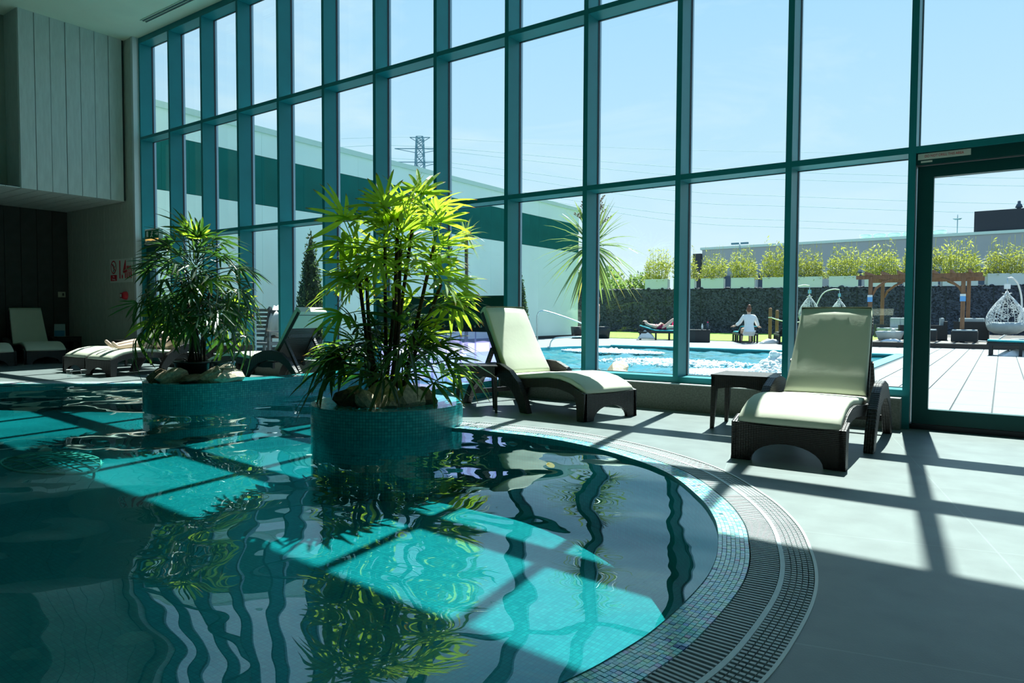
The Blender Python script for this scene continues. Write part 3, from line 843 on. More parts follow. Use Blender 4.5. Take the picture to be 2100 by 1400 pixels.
palm2 = empty('lady_palm', (B2.x, B2.y, 0.36))
tag(palm2, 'dark leafy lady palm standing in pots on the peninsula planter', 'plant')
for j in range(11):
    an = j * 0.62; r0 = 0.10
    b = (0.16 * math.cos(an * 1.7), 0.16 * math.sin(an * 1.7), 0.85 + 0.05 * (j % 6))
    stem(palm2, (r0 * math.cos(an), r0 * math.sin(an), 0), b, 0.011, 'stem', 'stem_bark', 12)
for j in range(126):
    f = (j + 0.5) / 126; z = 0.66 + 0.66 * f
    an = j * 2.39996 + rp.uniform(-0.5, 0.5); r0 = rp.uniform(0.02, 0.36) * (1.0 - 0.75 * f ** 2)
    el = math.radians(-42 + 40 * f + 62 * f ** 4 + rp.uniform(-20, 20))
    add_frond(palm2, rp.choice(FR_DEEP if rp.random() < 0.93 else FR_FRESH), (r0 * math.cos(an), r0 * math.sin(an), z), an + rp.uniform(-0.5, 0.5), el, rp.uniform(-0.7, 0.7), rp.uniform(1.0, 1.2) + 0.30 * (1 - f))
for (rg, aw, r, h, m, lab) in ((-0.04, -0.02, 0.205, 0.23, 'pot_black', 'round black plant pot under the dark leafy palm'), (0.30, 0.10, 0.13, 0.22, 'pot_blue', 'small blue grey plant pot right of the black pot')):
    x, y = rel(B2, rg, aw); t = empty('plant_pot', (x, y, 0.185)); tag(t, lab, 'pot')
    k = MB(); k.lathe([(0.001, 0.0), (r * 0.82, 0.0), (r * 0.97, h * 0.9), (r * 1.05, h * 0.9), (r * 1.05, h), (r * 0.95, h), (r * 0.93, h * 0.82)], 28); k.build('body', m, t)
    k = MB(); k.lathe([(0.001, h * 0.84), (r * 0.94, h * 0.82)], 24); k.build('soil', 'soil', t)

# ------------------------------------------------------------------ sun loungers
SEAT = [(0.00, 0.272), (0.03, 0.305), (0.10, 0.345), (0.22, 0.390), (0.38, 0.418), (0.55, 0.420), (0.75, 0.402), (0.95, 0.380), (1.12, 0.368), (1.26, 0.372)]
def side_poly(dz0, dz1, y0=0.0, y1=9):
    s = [p for p in SEAT if y0 <= p[0] <= y1]
    return [(y, z + dz0) for y, z in s] + [(y, z + dz1) for y, z in reversed(s)]
def slab_x(k, poly_top, th, w0, w1=None):
    """soft slab following a (y,z) profile: rows across x with rounded sides"""
    w1 = w1 or w0; n = len(poly_top); rows = []
    for i, (y, z) in enumerate(poly_top):
        w = w0 + (w1 - w0) * i / (n - 1)
        a = poly_top[max(0, i - 1)]; b = poly_top[min(n - 1, i + 1)]
        d = Vector((b[0] - a[0], b[1] - a[1])).normalized(); nn = Vector((-d.y, d.x))
        ring = []
        e = 0.0 if 0 < i < n - 1 else 0.010
        for (fx, fz) in ((-1, -1), (-1.0, -0.35), (-0.985, -0.08), (-0.93, 0.0), (-0.4, 0.045), (0, 0.055), (0.4, 0.045), (0.93, 0.0), (0.985, -0.08), (1.0, -0.35), (1, -1)):
            off = th * fz if fz < 0 else th * fz * 2
            ring.append((w / 2 * fx, y + nn.x * (off - (e if fz > -0.2 else 0)), z + nn.y * (off - (e if fz > -0.2 else 0))))
        rows.append(ring)
    m = len(rows[0]); vs_ = [q for r in rows for q in r]; fs = []
    for i in range(n - 1):
        for j in range(m): fs.append((i * m + j, i * m + (j + 1) % m, (i + 1) * m + (j + 1) % m, (i + 1) * m + j))
    fs += [tuple(reversed(range(m))), tuple(range((n - 1) * m, n * m))]
    k.add(vs_, fs, True)
ARM_OUT = [(0.74, 0.0), (0.80, 0.16), (0.90, 0.31), (1.04, 0.42), (1.20, 0.478), (1.36, 0.488), (1.52, 0.452), (1.67, 0.335), (1.79, 0.18), (1.89, 0.0)]
ARM_IN = [(1.80, 0.0), (1.71, 0.16), (1.60, 0.27), (1.47, 0.335), (1.28, 0.345), (1.12, 0.30), (0.99, 0.20), (0.90, 0.09), (0.86, 0.0)]
def make_lounger(angle):
    t = empty('sun_lounger')
    # foot panel with its arch
    k = MB(); W = 0.355
    arch = [(0.235 * math.cos(a), 0.135 * math.sin(a)) for a in [PI * i / 14 for i in range(15)]]
    poly = [(-W - 0.015, 0.0), (-W + 0.02, 0.262), (0, 0.250), (W - 0.02, 0.262), (W + 0.015, 0.0)]
    n = 14; top = [(-W + 0.02 + (2 * W - 0.04) * i / n, 0.258 - 0.010 * math.sin(PI * i / n)) for i in range(n + 1)]
    bot = [(-W - 0.015, 0.0)] + [(x, z) for x, z in reversed(arch)][0:15] + [(W + 0.015, 0.0)]
    bot = [(-W - 0.015, 0.0)] + list(reversed(arch)) + [(W + 0.015, 0.0)]
    top2 = [(-W - 0.015 + (2 * W + 0.03) * i / 16, 0) for i in range(17)]
    tops = []
    for i, (bx, bz) in enumerate(bot):
        tops.append((max(-W + 0.012, min(W - 0.012, bx)), 0.262 - 0.012 * (1 - (bx / W) ** 2)))
    for y in (0.0, 0.035):
        m_ = len(bot); vs_ = [(x, y, z) for x, z in bot] + [(x, y, z) for x, z in tops]
        k.add(vs_, [(i, i + 1, m_ + i + 1, m_ + i) if y == 0 else (i, m_ + i, m_ + i + 1, i + 1) for i in range(m_ - 1)])
    m_ = len(bot); b3 = [(x, 0.0, z) for x, z in bot]; b4 = [(x, 0.035, z) for x, z in bot]
    k.ribbon(b4, b3)
    k.ribbon([(x, 0.0, z) for x, z in tops], [(x, 0.035, z) for x, z in tops])
    for sx in (-1, 1):
        k.prism([(0.0, 0.0), (0.0, 0.262), (0.13, 0.30), (0.10, 0.12), (0.09, 0.0)], 'x', sx * (W + 0.012), sx * (W - 0.03))
    k.build('foot_panel', 'wicker_brown', t)
    for sx in (-1, 1):
        k = MB(); k.prism([(y, z - 0.052) for y, z in SEAT[2:]] + [(1.30, 0.30), (1.30, 0.22)] + [(y, z - 0.052 - 0.085) for y, z in reversed(SEAT[2:])], 'x', sx * 0.345, sx * 0.30)
        k.build('side_rail', 'wicker_brown', t)
    k = MB(); k.prism(side_poly(-0.056, -0.075, 0.1, 1.3), 'x', -0.30, 0.30); k.build('seat_board', 'wicker_brown', t)
    for sx in (-1, 1):
        k = MB(); k.prism(ARM_OUT + ARM_IN, 'x', sx * 0.365, sx * 0.435); a = k.build('arm', 'wicker_brown', t); bevel(a, 0.008, 2)
    k = MB(); k.box(-0.37, 0.37, 1.74, 1.78, 0.11, 0.16); k.build('cross_bar', 'wicker_brown', t)
    k = MB(); slab_x(k, SEAT, 0.055, 0.665, 0.64); k.build('seat_cushion', 'cushion_cream', t)
    for sx in (-1, 1):
        k = MB(); k.bar((sx * 0.357, 0.02, 0.25), (sx * 0.357, 0.11, 0.215), 0.006, 0.05, (0, 0, 1)); k.build('strap', 'strap_cream', t)
    # backrest
    ca, sa = math.cos(angle), math.sin(angle); hy, hz = 1.275, 0.34
    def bp(d, off): return (hy + ca * d - sa * off, hz + sa * d + ca * off)     # along the back, off towards the sitter (local frame)
    k = MB()
    pr = [bp(d, 0.075) for d in (0.0, 0.04, 0.2, 0.4, 0.58, 0.75, 0.83)]
    bow = [0, 0, 0.008, 0.012, 0.008, 0, 0.0]
    pr = [(y + sa * b, z - ca * b) for (y, z), b in zip(pr, bow)]
    slab_x(k, pr, 0.062, 0.625, 0.555); bc = k.build('back_cushion', 'cushion_cream', t)
    k = MB()
    def q4(d, off, w): y, z = bp(d, off); return [(-w / 2, y, z), (w / 2, y, z)]
    hood = [q4(0.838, 0.078, 0.555), q4(0.855, 0.03, 0.56), q4(0.838, -0.045, 0.565), q4(0.56, -0.045, 0.585)]
    vs_ = [p for r in hood for p in r]
    k.add(vs_, [(0, 1, 3, 2), (2, 3, 5, 4), (4, 5, 7, 6)])
    for c in (0, 1):
        ys = [hood[i][c] for i in range(4)] + [q4(0.56, 0.02, 0.585)[c], q4(0.76, 0.02, 0.57)[c]]
        k.add(ys, [(0, 1, 2, 3, 4, 5)] if c else [(5, 4, 3, 2, 1, 0)])
    k.build('hood', 'cushion_cream', bc)
    k = MB()
    for sx in (-1, 1):
        a_, b_ = bp(0.0, -0.016), bp(0.81, -0.016)
        k.bar((sx * 0.297, *a_), (sx * 0.262, *b_), 0.045, 0.05, (1, 0, 0))
    for d in (0.02, 0.42, 0.79):
        y, z = bp(d, -0.022); k.bar((-0.28, y, z), (0.28, y, z), 0.05, 0.035, (0, 1, 0))
    k.build('back_frame', 'wicker_brown', t)
    k = MB(); a_, b_ = bp(0.03, -0.024), bp(0.80, -0.024)
    n_ = Vector((-sa, ca)) * 0.008
    k.add([(-0.285, a_[0], a_[1]), (0.285, a_[0], a_[1]), (0.255, b_[0], b_[1]), (-0.255, b_[0], b_[1]), (-0.285, a_[0] + n_.x, a_[1] + n_.y), (0.285, a_[0] + n_.x, a_[1] + n_.y), (0.255, b_[0] + n_.x, b_[1] + n_.y), (-0.255, b_[0] + n_.x, b_[1] + n_.y)],
          [(0, 1, 2, 3), (4, 7, 6, 5), (0, 4, 5, 1), (1, 5, 6, 2), (2, 6, 7, 3), (3, 7, 4, 0)])
    k.build('back_panel', 'wicker_brown', t)
    for sx in (-1, 1):
        a_ = bp(0.36, -0.03); k = MB(); k.bar((sx * 0.30, *a_), (sx * 0.30, 1.76, 0.16), 0.03, 0.05, (1, 0, 0)); k.build('strut', 'wicker_brown', t)
    return t
lounger_protos = {}
def lounger(x, y, heading, label, group, angle=56):
    """x,y: middle of the foot end; heading: world direction from foot to head, degrees"""
    key = angle
    if key not in lounger_protos:
        t = make_lounger(math.radians(angle)); lounger_protos[key] = t
    else: t = copy_tree(lounger_protos[key])
    t.location = (x, y, 0); t.rotation_euler = (0, 0, math.radians(heading - 90))
    tag(t, label, 'sun lounger', group); return t
G1 = 'cream cushioned wicker loungers indoors'
lounger(-1.165, 4.83, 90.5, 'cream and dark wicker lounger facing the camera nearest the glass door', G1, 56)
lounger(-3.05, 5.95, 164, 'cream and dark wicker lounger in profile between round planter and windows', G1, 58)
lounger(-9.75, 6.06, 12, 'cream lounger seen from behind between the two planters', G1, 58)
LB = lounger(-11.62, 5.08, 94, 'sunlit cream lounger with a sunbather lying on it', G1, 50)
lounger(-12.55, 5.12, 94, 'sunlit empty cream lounger left of the sunbather', G1, 50)
lounger(-15.15, 5.70, 172, 'shaded cream lounger in the dark alcove beside the corner table', G1, 60)
lounger(-15.05, 4.78, 172, 'shaded cream lounger at the far left edge of the alcove', G1, 60)

# ------------------------------------------------------------------ side tables
def make_table():
    t = empty('side_table'); S = 0.245; H = 0.48
    k = MB()
    for sx, sy, ax in ((0, -1, 'x'), (0, 1, 'x'), (-1, 0, 'y'), (1, 0, 'y')):
        arc = [(-S + 2 * S * i / 10, H - 0.135 + 0.03 * math.sin(PI * i / 10)) for i in range(11)]
        poly = [(-S, H - 0.012)] + [] + arc + [(S, H - 0.012)]
        if ax == 'x': k.prism(poly, 'y', sy * S, sy * (S - 0.03))
        else: k.prism([(-p[0], p[1]) for p in poly], 'x', sx * S, sx * (S - 0.03))
    k.build('apron', 'wicker_brown', t)
    k = MB(); k.box(-S + 0.03, S - 0.03, -S + 0.03, S - 0.03, H - 0.03, H - 0.015); k.build('top_board', 'wicker_brown', t)
    sl = MB(); sl.box(-S - 0.006, S + 0.006, -0.0175, 0.0175, H - 0.014, H); slm = sl.mesh('slat', 'wicker_brown')
    for j in range(12): place('slat', slm, t, (0, -0.2296 + j * 0.04175, 0))
    for sx in (-1, 1):
        for sy in (-1, 1):
            k = MB(); a, b = 0.05, 0.030
            q = [(sx * S, sy * S), (sx * (S - a), sy * S), (sx * (S - a), sy * (S - a)), (sx * S, sy * (S - a))]
            q2 = [(sx * (S + 0.005), sy * (S + 0.005)), (sx * (S + 0.005 - b), sy * (S + 0.005)), (sx * (S + 0.005 - b), sy * (S + 0.005 - b)), (sx * (S + 0.005), sy * (S + 0.005 - b))]
            k.add([(x, y, 0) for x, y in q2] + [(x, y, H - 0.10) for x, y in q], [(0, 1, 2, 3), (4, 7, 6, 5), (0, 4, 5, 1), (1, 5, 6, 2), (2, 6, 7, 3), (3, 7, 4, 0)])
            k.build('leg', 'wicker_brown', t)
    return t
tp = make_table(); first = [True]
def table(x, y, rz, label):
    t = tp if first[0] else copy_tree(tp); first[0] = False
    t.location = (x, y, 0); t.rotation_euler = (0, 0, math.radians(rz)); tag(t, label, 'side table', 'dark wicker side tables indoors'); return t
table(-1.86, 6.26, 3, 'dark wicker side table left of the lounger nearest the glass door')
table(-4.45, 5.63, 40, 'dark wicker side table between the round planter and the profile lounger').scale = (0.84, 0.84, 1.0)
table(-10.35, 6.60, 5, 'dark wicker side table behind the lounger between the planters')
table(-13.55, 6.55, 0, 'dark wicker side table behind the sunlit empty lounger')
table(-16.72, 6.635, 0, 'dark wicker side table in the alcove corner holding a blue card')

# card, tumblers, switch, alarm, signs
t = empty('menu_card', (-16.74, 6.56, 0.48), math.radians(60)); tag(t, 'blue and white tent card standing on the alcove table', 'card')
k = MB(); k.add([(-0.1, -0.05, 0), (0.1, -0.05, 0), (0.1, 0, 0.27), (-0.1, 0, 0.27), (-0.1, -0.047, 0), (0.1, -0.047, 0), (0.1, 0.003, 0.27), (-0.1, 0.003, 0.27)], [(0, 1, 2, 3), (4, 7, 6, 5), (0, 4, 5, 1), (1, 5, 6, 2), (3, 2, 6, 7), (0, 3, 7, 4)])
mat('card_white', (0.35, 0.45, 0.46), 0.5); mat('card_blue', (0.03, 0.22, 0.38), 0.5)
k.build('front_sheet', 'card_white', t)
k = MB(); k.add([(-0.095, -0.052, 0.005), (0.095, -0.052, 0.005), (0.095, -0.027, 0.13), (-0.095, -0.027, 0.13), (-0.095, -0.050, 0.005), (0.095, -0.050, 0.005), (0.095, -0.025, 0.13), (-0.095, -0.025, 0.13)], [(0, 1, 2, 3), (4, 7, 6, 5), (0, 4, 5, 1), (1, 5, 6, 2), (3, 2, 6, 7), (0, 3, 7, 4)]); k.build('printed_panel', 'card_blue', t)
k = MB(); k.add([(-0.1, 0.05, 0), (0.1, 0.05, 0), (0.1, 0.004, 0.27), (-0.1, 0.004, 0.27), (-0.1, 0.053, 0), (0.1, 0.053, 0), (0.1, 0.007, 0.27), (-0.1, 0.007, 0.27)], [(0, 3, 2, 1), (4, 5, 6, 7), (0, 1, 5, 4), (1, 2, 6, 5), (3, 7, 6, 2), (0, 4, 7, 3)]); k.build('back_sheet', 'card_white', t)
for (x, y, lab) in ((-11.78, 4.74, 'clear plastic tumbler on the floor, the left one of two'), (-11.58, 4.86, 'clear plastic tumbler on the floor, the right one of two')):
    t = empty('tumbler', (x, y, 0)); tag(t, lab, 'tumbler')
    k = MB(); k.lathe([(0.001, 0.002), (0.032, 0.002), (0.042, 0.115)], 20); k.build('cup', 'tumbler_glass', t)
    k = MB(); k.lathe([(0.042, 0.112), (0.046, 0.116), (0.042, 0.120), (0.040, 0.116), (0.042, 0.112)], 20); k.build('rim', 'plain_white', t)
t = empty('light_switch', (-17.07, 6.74, 1.40)); tag(t, 'small beige switch plate on the dark alcove wall', 'switch')
k = MB(); k.box(0.0, 0.012, -0.075, 0.075, -0.06, 0.06); bevel(k.build('plate', 'switch_beige', t), 0.004)
k = MB(); k.box(0.012, 0.02, 0.01, 0.045, -0.03, 0.03); k.build('rocker', 'wall_dark', t)
t = empty('fire_alarm', (-14.47, 6.90, 1.35)); tag(t, 'round red fire alarm sounder below the depth sign', 'alarm')
k = MB(); k.lathe([(0.001, 0.09), (0.05, 0.09), (0.075, 0.06), (0.085, 0.0)], 24); o = k.build('sounder', 'sign_red', t); o.rotation_euler = (PI / 2, 0, 0)
k = MB(); k.box(-0.09, 0.0, -0.09, -0.012, -0.05, 0.05); k.build('call_point', 'sign_red', t)
k = MB(); k.box(-0.075, -0.02, -0.094, -0.09, -0.03, 0.03); k.build('break_glass', 'plain_white', t)

t = empty('depth_sign', (-14.66, 6.893, 1.86)); tag(t, 'pale sign with no diving symbol and red 1.4m depth marking', 'sign')
k = MB(); k.box(-0.46, 0.46, -0.008, 0.0, -0.24, 0.24); k.build('panel', 'sign_white', t)
text('1.4m', 0.50, 'sign_red', t, Matrix.Translation((0.17, -0.010, 0.0)) @ FACE_Y, 0.001, 0.56, 0.012)
rg_ = MB(); c0 = (-0.30, -0.0095, 0.075); N = 28
ro, ri = 0.135, 0.112
vs_ = [(c0[0] + r * math.cos(2 * PI * i / N) * 0.86, c0[1] - d, c0[2] + r * math.sin(2 * PI * i / N)) for d in (0.0, 0.002) for r in (ro, ri) for i in range(N)]
rg_.add(vs_, [(2 * N + i, 2 * N + (i + 1) % N, 3 * N + (i + 1) % N, 3 * N + i) for i in range(N)])
rg_.bar((c0[0] - 0.085, c0[1] - 0.001, c0[2] + 0.085), (c0[0] + 0.085, c0[1] - 0.001, c0[2] - 0.085), 0.002, 0.020, (0, 0, 1))
rg_.build('prohibition_ring', 'sign_red', t)
k = MB(); k.bar((c0[0] - 0.03, c0[1] - 0.0005, c0[2] + 0.06), (c0[0] + 0.025, c0[1] - 0.0005, c0[2] - 0.05), 0.002, 0.030); k.bar((c0[0] + 0.02, c0[1] - 0.0005, c0[2] - 0.02), (c0[0] + 0.06, c0[1] - 0.0005, c0[2] + 0.03), 0.002, 0.016)
k.sphere((c0[0] + 0.0, c0[1] - 0.001, c0[2] - 0.075), (0.02, 0.002, 0.02), 10, 6); k.build('diver_symbol', 'sign_black', t)
k = MB(); k.box(-0.43, -0.17, -0.0105, -0.0075, -0.205, -0.085); k.build('red_block', 'sign_red', t)
text('No', 0.055, 'plain_white', t, Matrix.Translation((-0.30, -0.0115, -0.118)) @ FACE_Y, 0.0006)
text('Diving', 0.055, 'plain_white', t, Matrix.Translation((-0.30, -0.0115, -0.172)) @ FACE_Y, 0.0006)

t = empty('exit_sign', (-13.44, 6.93, 2.39)); tag(t, 'small green running man exit sign above the narrow door', 'sign')
k = MB(); k.box(-0.27, 0.27, -0.03, 0.05, 0.0, 0.235); bevel(k.build('housing', 'plain_white', t), 0.006)
k = MB(); k.box(-0.25, 0.25, -0.034, -0.029, 0.05, 0.205); k.build('face', 'exit_green', t)
k = MB(); k.box(-0.20, -0.13, -0.037, -0.033, 0.065, 0.19); k.build('door_symbol', 'plain_white', t)
k = MB(); k.sphere((0.02, -0.036, 0.175), (0.016, 0.003, 0.016), 10, 6); k.bar((0.015, -0.036, 0.16), (-0.005, -0.036, 0.115), 0.003, 0.028); k.bar((-0.005, -0.036, 0.118), (0.04, -0.036, 0.075), 0.003, 0.013); k.bar((-0.005, -0.036, 0.118), (-0.045, -0.036, 0.075), 0.003, 0.013); k.bar((0.012, -0.036, 0.155), (0.05, -0.036, 0.135), 0.003, 0.010); k.bar((0.012, -0.036, 0.155), (-0.035, -0.036, 0.14), 0.003, 0.010); k.build('running_figure', 'plain_white', t)
k = MB(); k.bar((0.12, -0.036, 0.128), (0.20, -0.036, 0.128), 0.003, 0.02); k.prism([(0.20, 0.165), (0.235, 0.128), (0.20, 0.091)], 'y', -0.0375, -0.0345); k.build('arrow', 'plain_white', t)
k = MB(); k.box(-0.24, 0.24, -0.033, -0.029, 0.008, 0.042); k.build('lamp_strip', 'lamp_amber', t)
k = MB(); k.box(-0.30, 0.18, -0.02, 0.05, -0.055, -0.012); k.build('bracket', 'trim_white', t)

t = empty('warning_strip', (-0.446, 7.026, 2.388)); tag(t, 'white strip on the door header reading do not drill', 'sign')
k = MB(); k.box(-0.193, 0.193, -0.003, 0.003, -0.024, 0.028); k.build('strip', 'sign_white', t)
text('DO NOT DRILL THIS AREA', 0.030, 'sign_red', t, Matrix.Translation((0.0, -0.0038, 0.002)) @ FACE_Y, 0.0004, 0.80)
k = MB(); k.box(-0.17, -0.085, 0.0, 0.004, -0.050, -0.034); k.build('sticker', 'sign_white', t)

# ceiling slot diffuser
t = empty('ceiling_vent', (-11.2, 6.655, 6.41)); tag(t, 'long slot air vent in the ceiling beside the glass wall', 'vent')
for (y0, y1) in ((-0.06, -0.05), (0.05, 0.06), (-0.005, 0.005)):
    k = MB(); k.box(-1.95, 1.95, y0, y1, -0.012, 0.0); k.build('rail', 'ceiling_white', t)
for (y0, y1) in ((-0.05, -0.005), (0.005, 0.05)):
    k = MB(); k.box(-1.94, 1.94, y0, y1, -0.004, 0.0); k.build('slot', 'vent_grey', t)

# underwater light and floor grille in the pool
t = empty('pool_light', (-3.30, 4.60, -0.25)); tag(t, 'glowing amber underwater lamp in the back wall of the pool', 'lamp')
def edge_at(x0):
    c = min(range(5, 200), key=lambda i: abs(EDGE[i].x - x0)); tt = (EDGE[c + 1] - EDGE[c - 1]).normalized(); return EDGE[c], Vector((tt.y, -tt.x))
pe, ne = edge_at(-2.95)
t.location = (pe.x, pe.y, -0.21); t.rotation_euler = (0, 0, math.atan2(ne.y, ne.x) + PI / 2)
k = MB(); k.lathe([(0.001, 0.02), (0.045, 0.02), (0.05, 0.0)], 24); o = k.build('lens', 'lamp_warm', t); o.rotation_euler = (PI / 2, 0, 0); o.scale = (1, 0.45, 1)
k = MB(); k.lathe([(0.05, 0.022), (0.115, 0.018), (0.12, 0.0)], 24); o = k.build('bezel', 'planter_tile', t); o.rotation_euler = (PI / 2, 0, 0); o.scale = (1, 0.45, 1)
mat('grille_steel', (0.30, 0.62, 0.48), 0.4)
t = empty('floor_grille', (-7.1, 2.70, -0.40)); tag(t, 'curved oval metal grille lying under the water at the left', 'grille')
out = [(0.62 * math.cos(a) * (1 + 0.12 * math.cos(3 * a)), 0.34 * math.sin(a)) for a in [2 * PI * i / 48 for i in range(49)]]
k = MB(); k.tube([(x, y, 0.02) for x, y in out], 0.011, 6); k.build('rim', 'grille_steel', t)
for j in range(-4, 5):
    x = j * 0.13; h = 0.34 * math.sqrt(max(0.02, 1 - (x / 0.64) ** 2)); k = MB(); k.tube([(x, -h, 0.02), (x + 0.02, 0, 0.05), (x, h, 0.02)], 0.006, 5); k.build('wire', 'grille_steel', t)
for j in range(-2, 3):
    y = j * 0.11; w = 0.6 * math.sqrt(max(0.02, 1 - (y / 0.36) ** 2)); k = MB(); k.tube([(-w, y, 0.02), (0, y, 0.055), (w, y, 0.02)], 0.006, 5); k.build('wire', 'grille_steel', t)

# ------------------------------------------------------------------ people
def skin_mesh(joints, edges, name='body', sub=2):
    names = list(joints); idx = {n: i for i, n in enumerate(names)}
    me = bpy.data.meshes.new(name); me.from_pydata([joints[n][0] for n in names], [(idx[a], idx[b]) for a, b in edges], [])
    o = bpy.data.objects.new('tmp', me); col.objects.link(o)
    o.modifiers.new('skin', 'SKIN'); sb = o.modifiers.new('sub', 'SUBSURF'); sb.levels = sub; sb.render_levels = sub
    lay = me.skin_vertices[0].data
    for i, n in enumerate(names):
        r = joints[n][1]; lay[i].radius = r if isinstance(r, tuple) else (r, r); lay[i].use_root = (i == 0)
    dg = bpy.context.evaluated_depsgraph_get()
    res = bpy.data.meshes.new_from_object(o.evaluated_get(dg)); bpy.data.objects.remove(o)
    res.polygons.foreach_set('use_smooth', [True] * len(res.polygons))
    return res
def mesh_to_mb(me):
    k = MB(); k.add([v.co.copy() for v in me.vertices], [tuple(p.vertices) for p in me.polygons], True); return k
def hand(k, wrist, d, up, s=1.0, thumb=1):
    """palm and five bent fingers grown from the wrist along d"""
    w, d, up = Vector(wrist), Vector(d).normalized(), Vector(up); sd = d.cross(up).normalized(); up = sd.cross(d).normalized()
    k.tube([w - d * 0.02 * s, w + d * 0.02 * s, w + d * 0.06 * s, w + d * 0.085 * s], [0.024 * s, 0.034 * s, 0.036 * s, 0.028 * s], 8)
    for j, (o_, L) in enumerate(((-1.5, 0.060), (-0.5, 0.072), (0.5, 0.078), (1.5, 0.070))):
        b = w + d * 0.078 * s + sd * (o_ * 0.017 * s)
        k.tube([b, b + d * L * 0.5 * s + up * 0.004 * s, b + d * L * 0.8 * s - up * 0.010 * s, b + d * L * s - up * 0.024 * s], [0.0095 * s, 0.009 * s, 0.008 * s, 0.006 * s], 6)
    b = w + d * 0.03 * s + sd * (thumb * 0.03 * s)
    k.tube([b, b + (d * 0.6 + sd * thumb * 0.8) * 0.035 * s, b + (d * 0.9 + sd * thumb * 0.5) * 0.06 * s - up * 0.01 * s], [0.012 * s, 0.0105 * s, 0.007 * s], 6)
def face(k, c, f, up, s=1.0):
    """brow, nose, lips and ears on a head centred at c looking along f"""
    c, f, up = Vector(c), Vector(f).normalized(), Vector(up); sd = f.cross(up).normalized(); up = sd.cross(f)
    k.tube([c + f * 0.085 * s + up * 0.018 * s, c + f * 0.108 * s - up * 0.022 * s, c + f * 0.094 * s - up * 0.034 * s], [0.008 * s, 0.014 * s, 0.011 * s], 6)
    k.tube([c + f * 0.088 * s - up * 0.058 * s + sd * 0.022 * s, c + f * 0.097 * s - up * 0.058 * s, c + f * 0.088 * s - up * 0.058 * s - sd * 0.022 * s], [0.004 * s, 0.008 * s, 0.004 * s], 6)
    for q in (-1, 1):
        k.sphere(c + sd * (q * 0.078 * s) - up * 0.01 * s - f * 0.005 * s, (0.012 * s, 0.018 * s, 0.028 * s), 8, 6)
def eyes(name_parent, c, f, up, s=1.0):
    c, f, up = Vector(c), Vector(f).normalized(), Vector(up); sd = f.cross(up).normalized(); up = sd.cross(f)
    k = MB()
    for q in (-1, 1): k.sphere(c + sd * (q * 0.031 * s) + f * 0.080 * s + up * 0.010 * s, 0.011 * s, 8, 6)
    return k.build('eyes', 'hair_dark', name_parent)
LEGS = [('pelvis', 'hipL'), ('hipL', 'kneeL'), ('kneeL', 'ankL'), ('ankL', 'toeL'), ('pelvis', 'hipR'), ('hipR', 'kneeR'), ('kneeR', 'ankR'), ('ankR', 'toeR')]
TRUNK = [('pelvis', 'waist'), ('waist', 'chest'), ('chest', 'neck'), ('neck', 'head'), ('head', 'crown'), ('chest', 'shL'), ('shL', 'elL'), ('elL', 'wrL'), ('chest', 'shR'), ('shR', 'elR'), ('elR', 'wrR')]
def person(loc, rz, J, label, skin, face_dir, face_up, hands, parts=(), hair=None):
    p = empty('person', loc, rz); tag(p, label, 'person')
    k = mesh_to_mb(skin_mesh(J, TRUNK + LEGS))
    for (w, d, up, th) in hands: hand(k, w, d, up, 1.0, th)
    hc = (Vector(J['head'][0]) + Vector(J['crown'][0])) / 2
    k.sphere(hc, (0.078, 0.092, 0.112), 14, 10, Vector(face_dir).to_track_quat('Y', 'Z').to_matrix())
    face(k, hc, face_dir, face_up)
    k.build('body', skin, p); eyes(p, hc, face_dir, face_up)
    return p, hc
# sunbather on the indoor lounger (feet towards the pool), lounger frame: origin at its foot end
J = {'pelvis': ((0, 1.16, 0.50), (0.15, 0.105)), 'waist': ((0, 1.33, 0.60), (0.125, 0.095)), 'chest': ((0, 1.48, 0.76), (0.15, 0.105)), 'neck': ((0, 1.60, 0.94), 0.05), 'head': ((0, 1.64, 1.02), 0.07), 'crown': ((0, 1.69, 1.14), 0.06),
     'hipL': ((-0.09, 1.06, 0.49), 0.088), 'kneeL': ((-0.12, 0.70, 0.52), 0.062), 'ankL': ((-0.15, 0.30, 0.46), 0.036), 'toeL': ((-0.17, 0.21, 0.56), 0.026),
     'hipR': ((0.09, 1.06, 0.49), 0.088), 'kneeR': ((0.10, 0.68, 0.50), 0.062), 'ankR': ((0.08, 0.27, 0.45), 0.036), 'toeR': ((0.08, 0.18, 0.54), 0.026),
     'shL': ((-0.17, 1.53, 0.82), 0.055), 'elL': ((-0.30, 1.34, 0.66), 0.042), 'wrL': ((-0.16, 1.10, 0.64), 0.030),
     'shR': ((0.17, 1.53, 0.82), 0.055), 'elR': ((0.31, 1.36, 0.64), 0.042), 'wrR': ((0.20, 1.10, 0.60), 0.030)}
lx, ly, lr = LB.location.x, LB.location.y, LB.rotation_euler.z
pb, hc = person((lx, ly, 0), lr, J, 'sunbather in black swimwear lying on the sunlit indoor lounger', 'skin_pale', (0, -0.85, 0.52), (0, 0.5, 0.86),
                [((-0.16, 1.10, 0.64), (0.5, -0.8, -0.15), (0, 0, 1), 1), ((0.20, 1.10, 0.60), (-0.3, -0.9, -0.1), (0, 0, 1), -1)])
def shell(J, names, edges, grow, m, name, parent):
    """close-fitting cloth: the same limbs a little thicker"""
    JJ = {n: (J[n][0], tuple(r + grow for r in (J[n][1] if isinstance(J[n][1], tuple) else (J[n][1],) * 2))) for n in names}
    me = skin_mesh(JJ, edges); me.materials.append(MATS[m]); o = bpy.data.objects.new(name, me); col.objects.link(o); o.parent = parent; return o
Jm = dict(J); Jm['thL'] = ((-0.10, 0.98, 0.495), 0.092); Jm['thR'] = ((0.10, 0.98, 0.495), 0.092)
